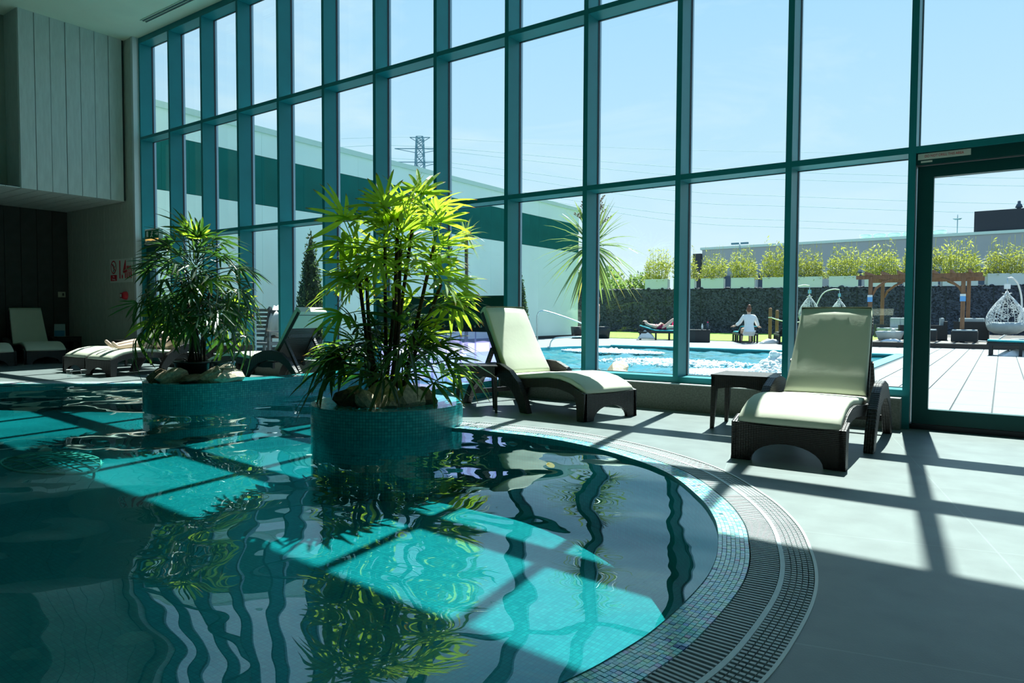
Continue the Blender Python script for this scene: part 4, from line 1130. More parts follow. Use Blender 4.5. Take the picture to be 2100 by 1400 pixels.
Jm['brst'] = ((0, 1.44, 0.72), (0.155, 0.11))
shell(Jm, ['pelvis', 'waist', 'brst', 'thL', 'thR'], [('pelvis', 'waist'), ('waist', 'brst'), ('pelvis', 'thL'), ('pelvis', 'thR')], 0.010, 'swim_black', 'swimwear', pb)
k = MB(); k.sphere(hc + Vector((0, 0.025, 0.02)), (0.088, 0.088, 0.115), 14, 10); k.build('hair', 'hair_dark', pb)
# ------------------------------------------------------------------ terrace, outdoor pool, garden
mat('paving', (0.185, 0.205, 0.21), 0.7, vary=0.06, scale=2.5, bump=0.05)
mat('paving_joint', (0.075, 0.09, 0.10), 0.9)
mat('grass', (0.20, 0.34, 0.035), 0.9, vary=0.35, scale=9, bump=0.6, bscale=60)
mat('deck_board', (0.20, 0.18, 0.16), 0.7, vary=0.2, scale=3, stretch=(1, 14, 1))
mat('deck_edge', (0.06, 0.05, 0.045), 0.8)
mat('clad_white', (0.66, 0.84, 0.78), 0.6, vary=0.03, scale=1)
mat('clad_green', (0.008, 0.115, 0.100), 0.8, spec=0.1, vary=0.10, scale=1.2)
mat('clad_cap', (0.52, 0.70, 0.62), 0.5)
mat('far_ground', (0.28, 0.30, 0.26), 0.9, vary=0.1, scale=0.1)
mat('steel', (0.62, 0.66, 0.66), 0.25, 0.9)
mat('cyan_cover', (0.02, 0.38, 0.45), 0.7, vary=0.08)
mat('towel_white', (0.80, 0.82, 0.84), 0.9, vary=0.04, scale=12, bump=0.3, bscale=60)
mat('rattan_dark', (0.018, 0.022, 0.026), 0.6, vary=0.3, scale=40)
mat('cushion_grey', (0.36, 0.42, 0.44), 0.8, vary=0.06)
mat('pergola_wood', (0.23, 0.115, 0.06), 0.7, vary=0.25, scale=4, stretch=(6, 6, 1))
mat('egg_white', (0.68, 0.72, 0.74), 0.5)
mat('egg_cushion', (0.34, 0.40, 0.42), 0.8, vary=0.08)
mat('card_sky', (0.16, 0.42, 0.80), 0.5)
mat('foam_white', (0.88, 0.92, 0.94), 0.6)
mat('pot_white', (0.62, 0.70, 0.70), 0.5)
mat('warehouse_grey', (0.33, 0.37, 0.37), 0.7, vary=0.05, scale=0.3)
mat('warehouse_dark', (0.022, 0.03, 0.04), 0.7)
mat('slate_blue', (0.06, 0.09, 0.13), 0.7)
mat('pylon_steel', (0.10, 0.24, 0.30), 0.6)
mat('wire_grey', (0.22, 0.42, 0.46), 0.7)
mat('magenta', (0.24, 0.006, 0.06), 0.5)
mat('pink', (0.85, 0.02, 0.16), 0.4)
mat('hair_auburn', (0.16, 0.06, 0.03), 0.5)
leaf_mat('bamboo_leaf', (0.24, 0.27, 0.05), None, (0.55, 0.58, 0.10), 0.5, 0.45)
leaf_mat('yew_leaf', (0.022, 0.055, 0.026), None, (0.05, 0.12, 0.04), 0.6, 0.25)
leaf_mat('yew_tip', (0.14, 0.22, 0.06), None, (0.22, 0.35, 0.08), 0.6, 0.3)
leaf_mat('cordyline_leaf', (0.08, 0.17, 0.07), None, (0.30, 0.42, 0.10), 0.35, 0.4)
leaf_mat('cordyline_old', (0.34, 0.31, 0.07), None, (0.55, 0.45, 0.10), 0.5, 0.4)
leaf_mat('tree_leaf', (0.10, 0.20, 0.05), None, (0.30, 0.45, 0.10), 0.5, 0.4)
mat('dry_flower', (0.34, 0.26, 0.18), 0.9)
mat('bark_grey', (0.10, 0.08, 0.06), 0.9, vary=0.3, scale=12)
# dark stones behind wire, too small to tell apart from here
def stone_mat(name):
    m = mat(name, (0.02, 0.03, 0.035), 0.7); nt = m.node_tree; p = nt.nodes['Principled BSDF']
    tc = nt.nodes.new('ShaderNodeTexCoord'); v = nt.nodes.new('ShaderNodeTexVoronoi'); v.inputs['Scale'].default_value = 13.0
    r = nt.nodes.new('ShaderNodeValToRGB'); r.color_ramp.elements[0].color = (0.005, 0.009, 0.016, 1); r.color_ramp.elements[1].color = (0.075, 0.09, 0.125, 1)
    sp = nt.nodes.new('ShaderNodeSeparateColor'); nt.links.new(tc.outputs['Object'], v.inputs['Vector']); nt.links.new(v.outputs['Color'], sp.inputs[0]); nt.links.new(sp.outputs[0], r.inputs[0])
    nt.links.new(r.outputs[0], p.inputs['Base Color'])
    b = nt.nodes.new('ShaderNodeBump'); b.inputs['Strength'].default_value = 0.8; b.inputs['Distance'].default_value = 0.05
    nt.links.new(v.outputs['Distance'], b.inputs['Height']); nt.links.new(b.outputs[0], p.inputs['Normal'])
stone_mat('gabion_stone')

OPOOL = [(-5.10, 7.32), (-5.10, 8.15), (-2.1, 8.15), (-2.1, 20.35), (-10.4, 20.35), (-11.2, 19.0), (-11.5, 17.0), (-11.3, 13.0), (-10.2, 9.6), (-8.6, 8.3), (-7.40, 8.15), (-7.40, 7.32)]
v_, f_ = fill([[(-70, 7.31), (40, 7.31), (40, 140), (-130, 200), (-130, 7.31)], [(x, y + (0.0 if y > 7.4 else 0.0)) for x, y in OPOOL]], 0.0)
k = MB(); k.add(v_, f_); pat = tag(k.build('floor_terrace', 'paving'), 'bright pale paving of the sunny terrace', 'terrace', kind='structure')
k = MB(); k.box(-2.0, 5.2, 7.45, 25.2, 0.0, 0.006); k.build('joint_bed', 'paving_joint', pat)
sl = MB(); sl.box(0.005, 0.355, 0.004, 1.78, 0.0, 0.016); slm = sl.mesh('paving_slab', 'paving')
for i in range(19):
    for j in range(10):
        if i * 0.365 - 1.88 > 4.6: continue
        place('paving_slab', slm, pat, (-1.885 + i * 0.365, 7.46 + j * 1.784, 0.0))
ob = tag(empty('outdoor_basin'), 'turquoise basin of the outdoor pool', 'pool', kind='structure')
k = MB(); v_, f_ = fill([OPOOL], -0.55); k.add(v_, f_, False, [(p[0], p[1]) for p in v_]); k.build('basin_floor', 'pool_tile', ob)
k = MB(); L = OPOOL + [OPOOL[0]]; n = len(L); s = 0; UV = []
for i, p in enumerate(L):
    if i: s += math.dist(p, L[i - 1])
    UV.append((s, 0))
k.add([(x, y, 0.0) for x, y in L] + [(x, y, -0.55) for x, y in L], [(i, i + 1, n + i + 1, n + i) for i in range(n - 1)], False, UV + [(u[0], -0.55) for u in UV]); k.build('basin_wall', 'pool_tile', ob)
for (a, b) in (((-2.1, 8.15), (-2.1, 20.35)), ((-2.1, 20.35), (-10.4, 20.35))):
    k = MB(); k.bar((a[0], a[1], 0.012), (b[0], b[1], 0.012), 0.28, 0.03); k.build('coping', 'clad_white', ob)
brick_mat('terrace_tile', (0.10, 0.55, 0.60, 1), (0.14, 0.62, 0.66, 1), (0.08, 0.42, 0.46, 1), 0.05, 0.002, 0.4, 'UV', 0.1)
for o in ob.children: o.data.materials[0] = MATS['terrace_tile']
mat('lively_water', (0.028, 0.20, 0.255), 0.13, vary=0.25, scale=0.9, bump=0.35, bscale=11)
from mathutils import noise as mnoise
k = MB(); nx, ny = 104, 132; x0, x1, y0, y1 = -11.55, -2.1, 8.1, 20.35; vs_ = []
for j in range(ny + 1):
    for i in range(nx + 1):
        x, y = x0 + (x1 - x0) * i / nx, y0 + (y1 - y0) * j / ny
        h = 0.055 * mnoise.noise(Vector((x * 1.7, y * 1.7, 0.3))) + 0.040 * mnoise.noise(Vector((x * 3.6, y * 3.6, 4.0))) + 0.016 * mnoise.noise(Vector((x * 8, y * 8, 9.0)))
        vs_.append((x, y, -0.085 + h))
k.add(vs_, [(j * (nx + 1) + i, j * (nx + 1) + i + 1, (j + 1) * (nx + 1) + i + 1, (j + 1) * (nx + 1) + i) for j in range(ny) for i in range(nx)], True)
k.add([(-7.4, 7.12, -0.07), (-5.1, 7.12, -0.07), (-5.1, 8.2, -0.07), (-7.4, 8.2, -0.07)], [(0, 1, 2, 3)])
tag(k.build('terrace_pool_water', 'lively_water'), 'sparkling choppy turquoise water of the outdoor pool', 'water', kind='stuff')
def foam(name, c, size, n, label, seed):
    rr = random.Random(seed); k = MB()
    for i in range(n):
        a = rr.uniform(0, 2 * PI); q = math.sqrt(rr.random()); x, y = q * size[0] * math.cos(a), q * size[1] * math.sin(a)
        h = size[2] * (1 - q) ** 1.4 * rr.uniform(0.3, 1.0); r = rr.uniform(0.012, 0.040) * (0.6 + 0.8 * (1 - q))
        k.sphere((x, y, -0.045 + h), (r * 1.5, r * 1.5, r * rr.uniform(0.6, 1.6)), 6, 4)
    tag(k.build(name, 'foam_white', None, (c[0], c[1], 0)), label, 'foam', kind='stuff')
foam('jet_foam', (-3.15, 12.3), (0.62, 0.62, 0.46), 2600, 'white bubbling water jet at the near right of the outdoor pool', 1)
foam('jet_foam', (-3.9, 12.5), (1.1, 0.8, 0.06), 1800, 'flat white froth beside the bubbling jet', 2)
foam('massage_foam', (-9.1, 17.7), (1.6, 0.7, 0.07), 2600, 'wide white foam patch at the far left of the outdoor pool', 3)
foam('surface_foam', (-5.9, 14.5), (1.8, 1.2, 0.02), 700, 'thin foam streaks in the middle of the outdoor pool', 4)

k = MB(); k.prism([(-30, 26.9), (-3.7, 26.9), (-3.7, 40.4), (-30, 35.3)], 'z', 0.0, 0.02); tag(k.build('lawn', 'grass'), 'strip of bright green lawn before the dark stone wall', 'lawn', kind='stuff')
dk = MB(); dk.box(-3.6, 14, 25.25, 39.5, 0.0, 0.15); dko = tag(dk.build('terrace_deck', 'deck_edge'), 'low raised timber deck under the pergola', 'deck')
bd = MB(); bd.box(-3.62, 14, 0.004, 0.136, 0.15, 0.17); bdm = bd.mesh('deck_board', 'deck_board')
for j in range(50): place('deck_board', bdm, dko, (0, 25.23 + 0.14 * j, 0))

# white clad building along the left of the terrace
bld = empty('clad_building', (-15.6, 17, 0)); tag(bld, 'long white clad building with a green band left of the terrace', 'building')
k = MB(); k.box(-6.0, -0.05, -9.5, 10.2, 0, 5.6); k.build('core', 'joint_dark', bld)
for nm, z0, z1, m, st in (('white_panel', 0.12, 3.78, 'clad_white', 3.25), ('green_panel', 3.79, 5.02, 'clad_green', 0.65), ('upper_panel', 5.03, 5.62, 'clad_white', 3.25)):
    pk = MB(); pk.box(-0.05, 0.0, 0.002, st - 0.002, z0, z1); pm = pk.mesh(nm, m)
    for j in range(int(19.5 / st)): place(nm, pm, bld, (0, -9.4 + st * j, 0))
k = MB(); k.box(-6.05, 0.06, -9.5, 10.25, 5.62, 5.76); k.build('parapet_cap', 'clad_cap', bld)
k = MB(); k.box(-6.02, 0.01, -9.5, 10.22, 0, 0.12); k.build('base_strip', 'joint_dark', bld)

# gabion wall with planters
GA = math.radians(11.125); gt = Vector((math.cos(GA), math.sin(GA)))
gab = MB(); gab.box(-14, 44, 0.0, 1.0, 0, 2.5)
gb = empty('gabion_wall', (-20.0, 37.4, 0), GA); tag(gb, 'long dark stone gabion wall at the back of the garden', 'wall')
gab.build('stone_fill', 'gabion_stone', gb)
for j in range(29):
    k = MB(); k.box(-14 + 2 * j - 0.02, -14 + 2 * j + 0.02, -0.015, 0.0, 0, 2.5); k.build('wire_seam', 'joint_dark', gb)
rg = random.Random(9)
k = MB()
for i in range(900):
    x = rg.uniform(-6, 30); r = rg.uniform(0.05, 0.13); k.sphere((x, rg.uniform(0.05, 0.9), 2.5 + rg.uniform(-0.03, 0.05)), (r, r, r * 0.7), 6, 4)
o = k.build('top_stones', 'gabion_stone', gb); o['kind'] = 'stuff'
def leaf_cloud(n, box, size, m, seed, narrow=0.25, up=0.0, shape=None, extra=None):
    rr = random.Random(seed); k = MB(); c = 0
    while c < n:
        x, y, z = (rr.uniform(-1, 1), rr.uniform(-1, 1), rr.random())
        if shape and not shape(x, y, z, rr): continue
        c += 1
        p = Vector((x * box[0], y * box[1], z * box[2])); s = size * rr.uniform(0.6, 1.4)
        d = Vector((rr.uniform(-1, 1), rr.uniform(-1, 1), rr.uniform(-0.6, 1) + up)).normalized(); q = d.orthogonal().normalized(); q.rotate(Matrix.Rotation(rr.uniform(0, 6.28), 3, d))
        k.add([p, p + d * s * 0.5 + q * s * narrow, p + d * s, p + d * s * 0.5 - q * s * narrow], [(0, 1, 2, 3)])
    return k
def bamboo_shape(x, y, z, rr):
    return abs(x) < 0.86 + 0.14 * math.sin(z * 5 + x) and rr.random() < (1.0 if z < 0.5 else (1.0 - z) ** 1.5 * 2.4 * (0.25 + 0.75 * math.sin(x * 7 + 2) ** 2))
bam = [leaf_cloud(1500, (0.80, 0.36, 2.05), 0.17, 'bamboo_leaf', 60 + i, 0.13, 0.3, bamboo_shape).mesh('bamboo', 'bamboo_leaf') for i in range(3)]
culm = MB()
for i in range(16): culm.tube([(-0.66 + 0.088 * i, 0.1 * math.sin(i * 2.1), 0), (-0.68 + 0.091 * i + 0.05 * math.sin(i), 0.14 * math.sin(i * 2.1), 1.5 + 0.5 * math.sin(i * 1.7) ** 2)], [0.014, 0.006], 4)
culm_me = culm.mesh('culms', 'bamboo_leaf')
ords = ['first', 'second', 'third', 'fourth', 'fifth', 'sixth', 'seventh', 'eighth', 'ninth', 'tenth', 'eleventh']
for i, (s, w) in enumerate([(3.4, 1.32), (5.0, 1.2), (6.6, 1.25), (8.25, 1.25), (9.95, 1.3), (11.65, 1.35), (13.35, 1.4), (15.1, 1.5), (16.9, 1.5), (18.6, 1.5), (20.5, 1.5)]):
    t = empty('bamboo_planter', (-20.0 + gt.x * s - gt.y * 0.45, 37.4 + gt.y * s + gt.x * 0.45, 2.5), GA)
    tag(t, 'white box of yellow-green bamboo on the gabion wall, %s from the left' % ords[i], 'planter', 'bamboo boxes along the gabion wall')
    k = MB(); h = 0.62
    k.box(-w / 2, w / 2, -0.38, -0.34, 0.03, h); k.box(-w / 2, w / 2, 0.34, 0.38, 0.03, h); k.box(-w / 2, -w / 2 + 0.04, -0.34, 0.34, 0.03, h); k.box(w / 2 - 0.04, w / 2, -0.34, 0.34, 0.03, h)
    k.build('box', 'pot_white', t)
    k = MB(); k.box(-w / 2 + 0.03, w / 2 - 0.03, -0.35, 0.35, 0.3, h - 0.05); k.build('soil', 'soil', t)
    place('bamboo', bam[i % 3], t, (0, 0, h - 0.12), (0, 0, 0 if i % 2 else PI), (w / 1.5 * 1.12, 1.1, 0.82 + 0.34 * rg.random()))
    place('culms', culm_me, t, (0, 0, h - 0.1), (0, 0, 0), (w / 1.5, 1, 1))

# roadside trees beyond the wall at the left
tc = [leaf_cloud(1300, (1.6, 1.6, 2.6), 0.28, 'tree_leaf', 80 + i, 0.28, 0, lambda x, y, z, rr: x * x + y * y + (2 * z - 1) ** 2 < 1 and rr.random() < 0.3 + 0.7 * (x * x + y * y + (2 * z - 1) ** 2)).mesh('crown', 'tree_leaf') for i in range(2)]
for i, (x, y, s, lab) in enumerate([(-25.0, 46.5, 1.25, 'leafy tree rising behind the left end of the gabion wall'), (-21.8, 47.5, 1.0, 'smaller leafy tree between cordyline and first bamboo box')]):
    t = empty('garden_tree', (x, y, 0)); tag(t, lab, 'tree')
    k = MB(); k.tube([(0, 0, 0), (0.05, 0, 1.2), (0, 0.05, 2.2)], [0.12, 0.09, 0.05], 8); k.build('trunk', 'bark_grey', t)
    place('crown', tc[i % 2], t, (0, 0, 1.5), (0, 0, i), s)

# ------------------------------------------------------------------ conical evergreens
def cone_shape(x, y, z, rr):
    r = (1 - z) ** 0.8; d = math.hypot(x, y); return d < r and d > r * 0.55
cone = leaf_cloud(5200, (0.42, 0.42, 2.75), 0.075, 'yew_leaf', 91, 0.30, 0.6, cone_shape).mesh('foliage', 'yew_leaf')
cone_t = leaf_cloud(700, (0.45, 0.45, 2.78), 0.07, 'yew_tip', 92, 0.22, 0.8, lambda x, y, z, rr: (1 - z) ** 0.8 * 0.9 < math.hypot(x, y) < (1 - z) ** 0.8 * 1.06).mesh('shoots', 'yew_tip')
core = MB(); core.lathe([(0.30, 0.05), (0.27, 0.9), (0.16, 1.7), (0.03, 2.5)], 10)
core_me = core.mesh('inner_twigs', 'yew_leaf')
for i, (x, y, s, pm, lab) in enumerate([(-14.2, 11.25, 1.0, 'pot_black', 'dark conical evergreen against the white wall behind the lounger'), (-14.55, 21.0, 0.86, 'pot_blue', 'conical evergreen in a blue tub half hidden by the frame post')]):
    t = empty('conical_evergreen', (x, y, 0)); tag(t, lab, 'tree')
    place('foliage', cone, t, (0, 0, 0.38), (0, 0, i), s); place('shoots', cone_t, t, (0, 0, 0.38), (0, 0, i), s); place('inner_twigs', core_me, t, (0, 0, 0.36), (0, 0, 0), s)
    k = MB(); k.tube([(0, 0, 0.3), (0, 0, 0.9)], 0.03, 8); k.build('trunk', 'bark_grey', t)
    k = MB(); k.lathe([(0.001, 0), (0.24, 0), (0.30, 0.40), (0.27, 0.40), (0.26, 0.34), (0.001, 0.34)], 20); k.build('tub', pm, t)

# ------------------------------------------------------------------ cordylines (spiky palms)
def cordyline(x, y, z, n, L, label, flower=True, tub=True, seed=1):
    rr = random.Random(seed); t = empty('cordyline', (x, y, 0)); tag(t, label, 'palm')
    k = MB(); k.tube([(0, 0, -0.0), (0.02, 0.01, z * 0.5), (0, 0, z)], [0.055, 0.045, 0.05], 8); k.build('trunk', 'bark_grey', t)
    for i in range(n):
        a = i * 2.39996; f = i / n; el = math.radians(78 - 150 * f + rr.uniform(-8, 8)); ln = L * rr.uniform(0.82, 1.12); w = 0.021
        d = Vector((math.cos(a) * math.cos(el), math.sin(a) * math.cos(el), math.sin(el))); sd = Vector((-math.sin(a), math.cos(a), 0))
        k = MB(); vs_ = []
        for (tt, ww) in ((0, 0.5), (0.25, 1), (0.55, 0.9), (0.8, 0.55), (1, 0.05)):
            c = Vector((0, 0, z)) + d * (ln * tt) + Vector((0, 0, -0.38 * ln * tt * tt * max(0.15, math.cos(el))))
            vs_ += [c + sd * w * ww + Vector((0, 0, 0.006 * ww)), c, c - sd * w * ww + Vector((0, 0, 0.006 * ww))]
        k.add(vs_, [(j * 3 + q, j * 3 + q + 1, j * 3 + q + 4, j * 3 + q + 3) for j in range(4) for q in range(2)])
        k.build('leaf', 'cordyline_old' if (f > 0.72 and rr.random() < 0.5) else 'cordyline_leaf', t)
    if flower:
        k = MB()
        for i in range(110):
            a = rr.uniform(0, 6.28); zz = rr.uniform(0.40, 0.85); r = rr.uniform(0.05, 0.42) * (1.2 - zz)
            k.tube([(0, 0, z + zz * 0.75), (r * 0.6 * math.cos(a), r * 0.6 * math.sin(a), z + zz * 0.85), (r * math.cos(a), r * math.sin(a), z + zz)], 0.004, 4)
            for j in range(4): k.sphere((r * math.cos(a) * (0.5 + j * 0.14), r * math.sin(a) * (0.5 + j * 0.14), z + zz * (0.85 + j * 0.045)), 0.010, 5, 4)
        k.tube([(0, 0, z), (0, 0, z + 0.75)], 0.012, 6); k.build('dry_flower', 'dry_flower', t)
    return t
cordyline(-4.74, 8.62, 1.95, 112, 0.80, 'spiky cordyline palm with dry flower head right outside the glass', True, True, 3)
cordyline(-11.9, 14.6, 3.15, 40, 0.62, 'distant spiky cordyline seen beside the tall indoor palm', False, True, 4)
for i, (x, y, sx, sy, sz, v, lab) in enumerate([(-4.45, 8.30, 0.26, 0.16, 0.14, 1, 'pale boulder right of the cordyline outside the glass'), (-4.15, 8.42, 0.20, 0.15, 0.10, 4, 'small pale boulder at the right end of the outdoor rocks'), (-4.30, 8.55, 0.24, 0.15, 0.17, 2, 'flat topped pale boulder behind the glass'), (-5.02, 8.45, 0.16, 0.13, 0.10, 5, 'pale boulder left of the cordyline outside the glass'), (-4.75, 8.35, 0.2, 0.14, 0.12, 1, 'boulder at the foot of the cordyline')]):
    rock(x, y, 0.05 + sz * 0.75, sx * 1.15, sy * 1.1, sz * 1.5, i * 0.9, v, lab)
k = MB(); k.prism([(-5.3, 8.12), (-3.85, 8.12), (-3.85, 8.75), (-4.3, 8.95), (-5.1, 8.9)], 'z', -0.5, 0.05); tag(k.build('rock_island', 'rock_sand'), 'low stone ledge carrying the outdoor rocks and cordyline', 'ledge')

# black cube planters beside the pool
for i, (x, y, lab) in enumerate([(-14.75, 25.7, 'black cube planter against the white building corner'), (-13.95, 26.35, 'black cube planter standing next to the lawn')]):
    t = empty('cube_planter', (x, y, 0), 0.2); tag(t, lab, 'planter')
    k = MB(); k.lathe([(0.001, 0), (0.30, 0), (0.36, 0.5), (0.33, 0.5), (0.32, 0.45), (0.001, 0.45)], 4); k.build('pot', 'pot_black', t)
    k = MB(); k.lathe([(0.001, 0.46), (0.31, 0.455)], 4); k.build('soil', 'soil', t)

# pool handrails
def tube_thing(name, pts, r, m, label, cat, feet=()):
    t = empty(name, pts[0]); tag(t, label, cat); o0 = Vector(pts[0])
    k = MB(); k.tube([p - o0 for p in catmull([Vector(p) for p in pts], 0.06)], r, 8); k.build('rail', m, t)
    for f in feet:
        k = MB(); k.lathe([(0.001, 0.03), (0.05, 0.03), (0.06, 0.0)], 12, tuple(Vector(f) - o0)); k.build('flange', m, t)
tube_thing('handrail', [(-11.61, 17.71, 0.0), (-11.64, 17.73, 0.5), (-11.64, 17.73, 0.98), (-11.55, 17.80, 1.11), (-11.40, 17.90, 1.10), (-10.95, 18.22, 0.93), (-10.5, 18.53, 0.73), (-10.40, 18.60, 0.60), (-10.38, 18.62, -0.2)], 0.022, 'steel', 'tall stainless handrail sloping into the outdoor pool', 'handrail', [(-11.61, 17.71, 0)])
tube_thing('handrail', [(-11.31, 17.92, -0.05), (-11.27, 17.95, 0.18), (-11.18, 18.03, 0.28), (-11.0, 18.15, 0.31), (-10.55, 18.48, 0.33), (-10.47, 18.54, 0.25), (-10.45, 18.56, -0.2)], 0.020, 'steel', 'low stainless handrail beside the tall one', 'handrail', [(-11.31, 17.92, 0)])

# ------------------------------------------------------------------ outdoor seating
def garden_lounger(x, y, rz, label, back=25, cover='cyan_cover', towel=False):
    t = empty('garden_lounger', (x, y, 0), math.radians(rz)); tag(t, label, 'sun lounger', 'dark garden loungers on the terrace')
    k = MB(); k.box(-0.33, -0.28, 0, 1.95, 0.27, 0.34); k.box(0.28, 0.33, 0, 1.95, 0.27, 0.34); k.box(-0.28, 0.28, 0.0, 0.05, 0.27, 0.34); k.box(-0.28, 0.28, 1.90, 1.95, 0.27, 0.34); k.build('frame', 'rattan_dark', t)
    for sx in (-0.305, 0.305):
        for yy in (0.08, 0.72, 1.25, 1.87):
            k = MB(); k.box(sx - 0.03, sx + 0.03, yy - 0.035, yy + 0.035, 0, 0.28); k.build('leg', 'rattan_dark', t)
    sm_ = MB(); sm_.box(-0.28, 0.28, 0, 0.06, 0.325, 0.345); smm_ = sm_.mesh('slat', 'rattan_dark')
    for j in range(14): place('slat', smm_, t, (0, 0.08 + 0.088 * j, 0))
    b = math.radians(back); ca, sa = math.cos(b), math.sin(b)
    k = MB(); k.prism([(1.28, 0.33), (1.28 + 0.68 * ca, 0.33 + 0.68 * sa), (1.28 + 0.68 * ca - 0.03 * sa, 0.33 + 0.68 * sa + 0.03 * ca), (1.28 - 0.03 * sa, 0.33 + 0.03 * ca)], 'x', -0.29, 0.29); k.build('backrest', 'rattan_dark', t)
    pr = [(0.02, 0.40), (0.3, 0.405), (0.7, 0.405), (1.1, 0.405), (1.27, 0.41), (1.27 + 0.3 * ca - 0.07 * sa, 0.335 + 0.3 * sa + 0.07 * ca), (1.27 + 0.67 * ca - 0.07 * sa, 0.335 + 0.67 * sa + 0.07 * ca)]
    k = MB(); slab_x(k, pr, 0.05, 0.60, 0.58); k.build('mattress', cover, t)
    return t
gl = garden_lounger(-10.55, 26.75, 113.5 - 0, 'dark slatted lounger with turquoise cover under the reclining woman', 18)
gl.location = (-10.35, 26.82, 0); gl.rotation_euler = (0, 0, math.radians(113.5))
garden_lounger(-8.35, 27.3, 205, 'dark lounger with raised back beside the woman in a white robe', 20)
garden_lounger(-6.75, 27.2, 200, 'empty dark lounger between robe woman and box table', 14, 'rattan_dark')
garden_lounger(1.35, 21.6, 93, 'dark lounger with turquoise cover and towels at the right on the terrace', 2)
gl4 = bpy.data.objects[[o.name for o in col.objects if o.get('label', '').startswith('dark lounger with turquoise cover and towels')][0]]
gl4.location = (1.65, 21.5, 0); gl4.rotation_euler = (0, 0, math.radians(88))
def cloth(name, x, y, z, rz, sx, sy, sz, label, seed, m='towel_white'):
    rr = random.Random(seed); k = MB(); N = 14; vs_ = []
    for i in range(N + 1):
        for j in range(N + 1):
            a, b = i / N * 2 - 1, j / N * 2 - 1; r = max(abs(a), abs(b))
            zz = sz * (1 - r ** 2.2) + 0.25 * sz * math.sin(a * 7 + seed) * math.cos(b * 6) * (1 - r) + rr.uniform(-0.006, 0.006)
            vs_.append((a * sx * (1 + 0.1 * math.sin(b * 5)), b * sy * (1 + 0.12 * math.sin(a * 6 + 1)), max(0.002, zz)))
    k.add(vs_, [(i * (N + 1) + j, (i + 1) * (N + 1) + j, (i + 1) * (N + 1) + j + 1, i * (N + 1) + j + 1) for i in range(N) for j in range(N)], True)
    o = k.build(name, m, None, (x, y, z), rz); tag(o, label, 'towel'); md = o.modifiers.new('solid', 'SOLIDIFY'); md.thickness = 0.012
    return o
cloth('towel', 1.35, 21.5, 0.42, 0.2, 0.75, 0.28, 0.13, 'white towels heaped on the right hand turquoise lounger', 1)
cloth('towel', 0.35, 21.45, 0.01, 0.4, 0.42, 0.2, 0.16, 'white towel fallen under the right hand turquoise lounger', 2)
cloth('towel', -11.75, 25.95, 0.05, 0.4, 0.32, 0.16, 0.30, 'white towel hanging off the lounger beside the reclining woman', 3)
cloth('towel', -6.75, 25.55, 0.01, 0.9, 0.42, 0.10, 0.16, 'grey white towel trailing from the empty dark lounger to the paving', 4)
def box_table(x, y, rz, w, d, h, label):
    t = empty('box_table', (x, y, 0), rz); tag(t, label, 'table')
    k = MB(); k.box(-w / 2, w / 2, -d / 2, d / 2, 0.0, h - 0.03); bevel(k.build('body', 'rattan_dark', t), 0.01)
    k = MB(); k.box(-w / 2 - 0.01, w / 2 + 0.01, -d / 2 - 0.01, d / 2 + 0.01, h - 0.03, h); k.build('top', 'rattan_dark', t)
box_table(-9.25, 25.15, 0.4, 0.75, 0.6, 0.47, 'black box table with bottles left of the woman in the robe')
box_table(-6.05, 25.35, 0.3, 0.5, 0.5, 0.47, 'black box table with a white cup near the rope posts')
k = MB(); k.lathe([(0.001, 0), (0.035, 0), (0.045, 0.12), (0.041, 0.12), (0.032, 0.01)], 16); tag(k.build('cup', 'plain_white', None, (-6.2, 25.3, 0.47)), 'white cup standing on the box table', 'cup')
def bottle(x, y, z, r, h, m, cap, label):
    t = empty('bottle', (x, y, z)); tag(t, label, 'bottle')
    k = MB(); k.lathe([(0.001, 0), (r, 0), (r, h * 0.68), (r * 0.45, h * 0.82), (r * 0.45, h * 0.88)], 14); k.build('body', m, t)
    k = MB(); k.lathe([(r * 0.5, h * 0.86), (r * 0.55, h), (0.001, h)], 12); k.build('cap', cap, t)
bottle(-8.95, 25.2, 0.47, 0.045, 0.30, 'slate_blue', 'pink', 'dark bottle with pink cap on the box table')
bottle(-9.12, 25.1, 0.47, 0.035, 0.22, 'plain_white', 'plain_white', 'white bottle beside the dark bottle')
bottle(-11.0, 26.9, 0.42, 0.05, 0.40, 'pink', 'pink', 'tall pink bottle behind the reclining woman')
t = empty('lounger_back', (-10.75, 27.4, 0.02)); tag(t, 'grey raised lounger back leaning behind the reclining woman', 'backrest')
k = MB(); k.prism([(-0.25, 0.0), (0.30, 0.0), (0.05, 0.75), (-0.30, 0.75)], 'y', -0.02, 0.02); k.build('panel', 'cushion_grey', t)
k = MB(); k.bar((0.1, 0.03, 0.4), (0.25, 0.3, 0.0), 0.03, 0.03); k.build('leg', 'rattan_dark', t)

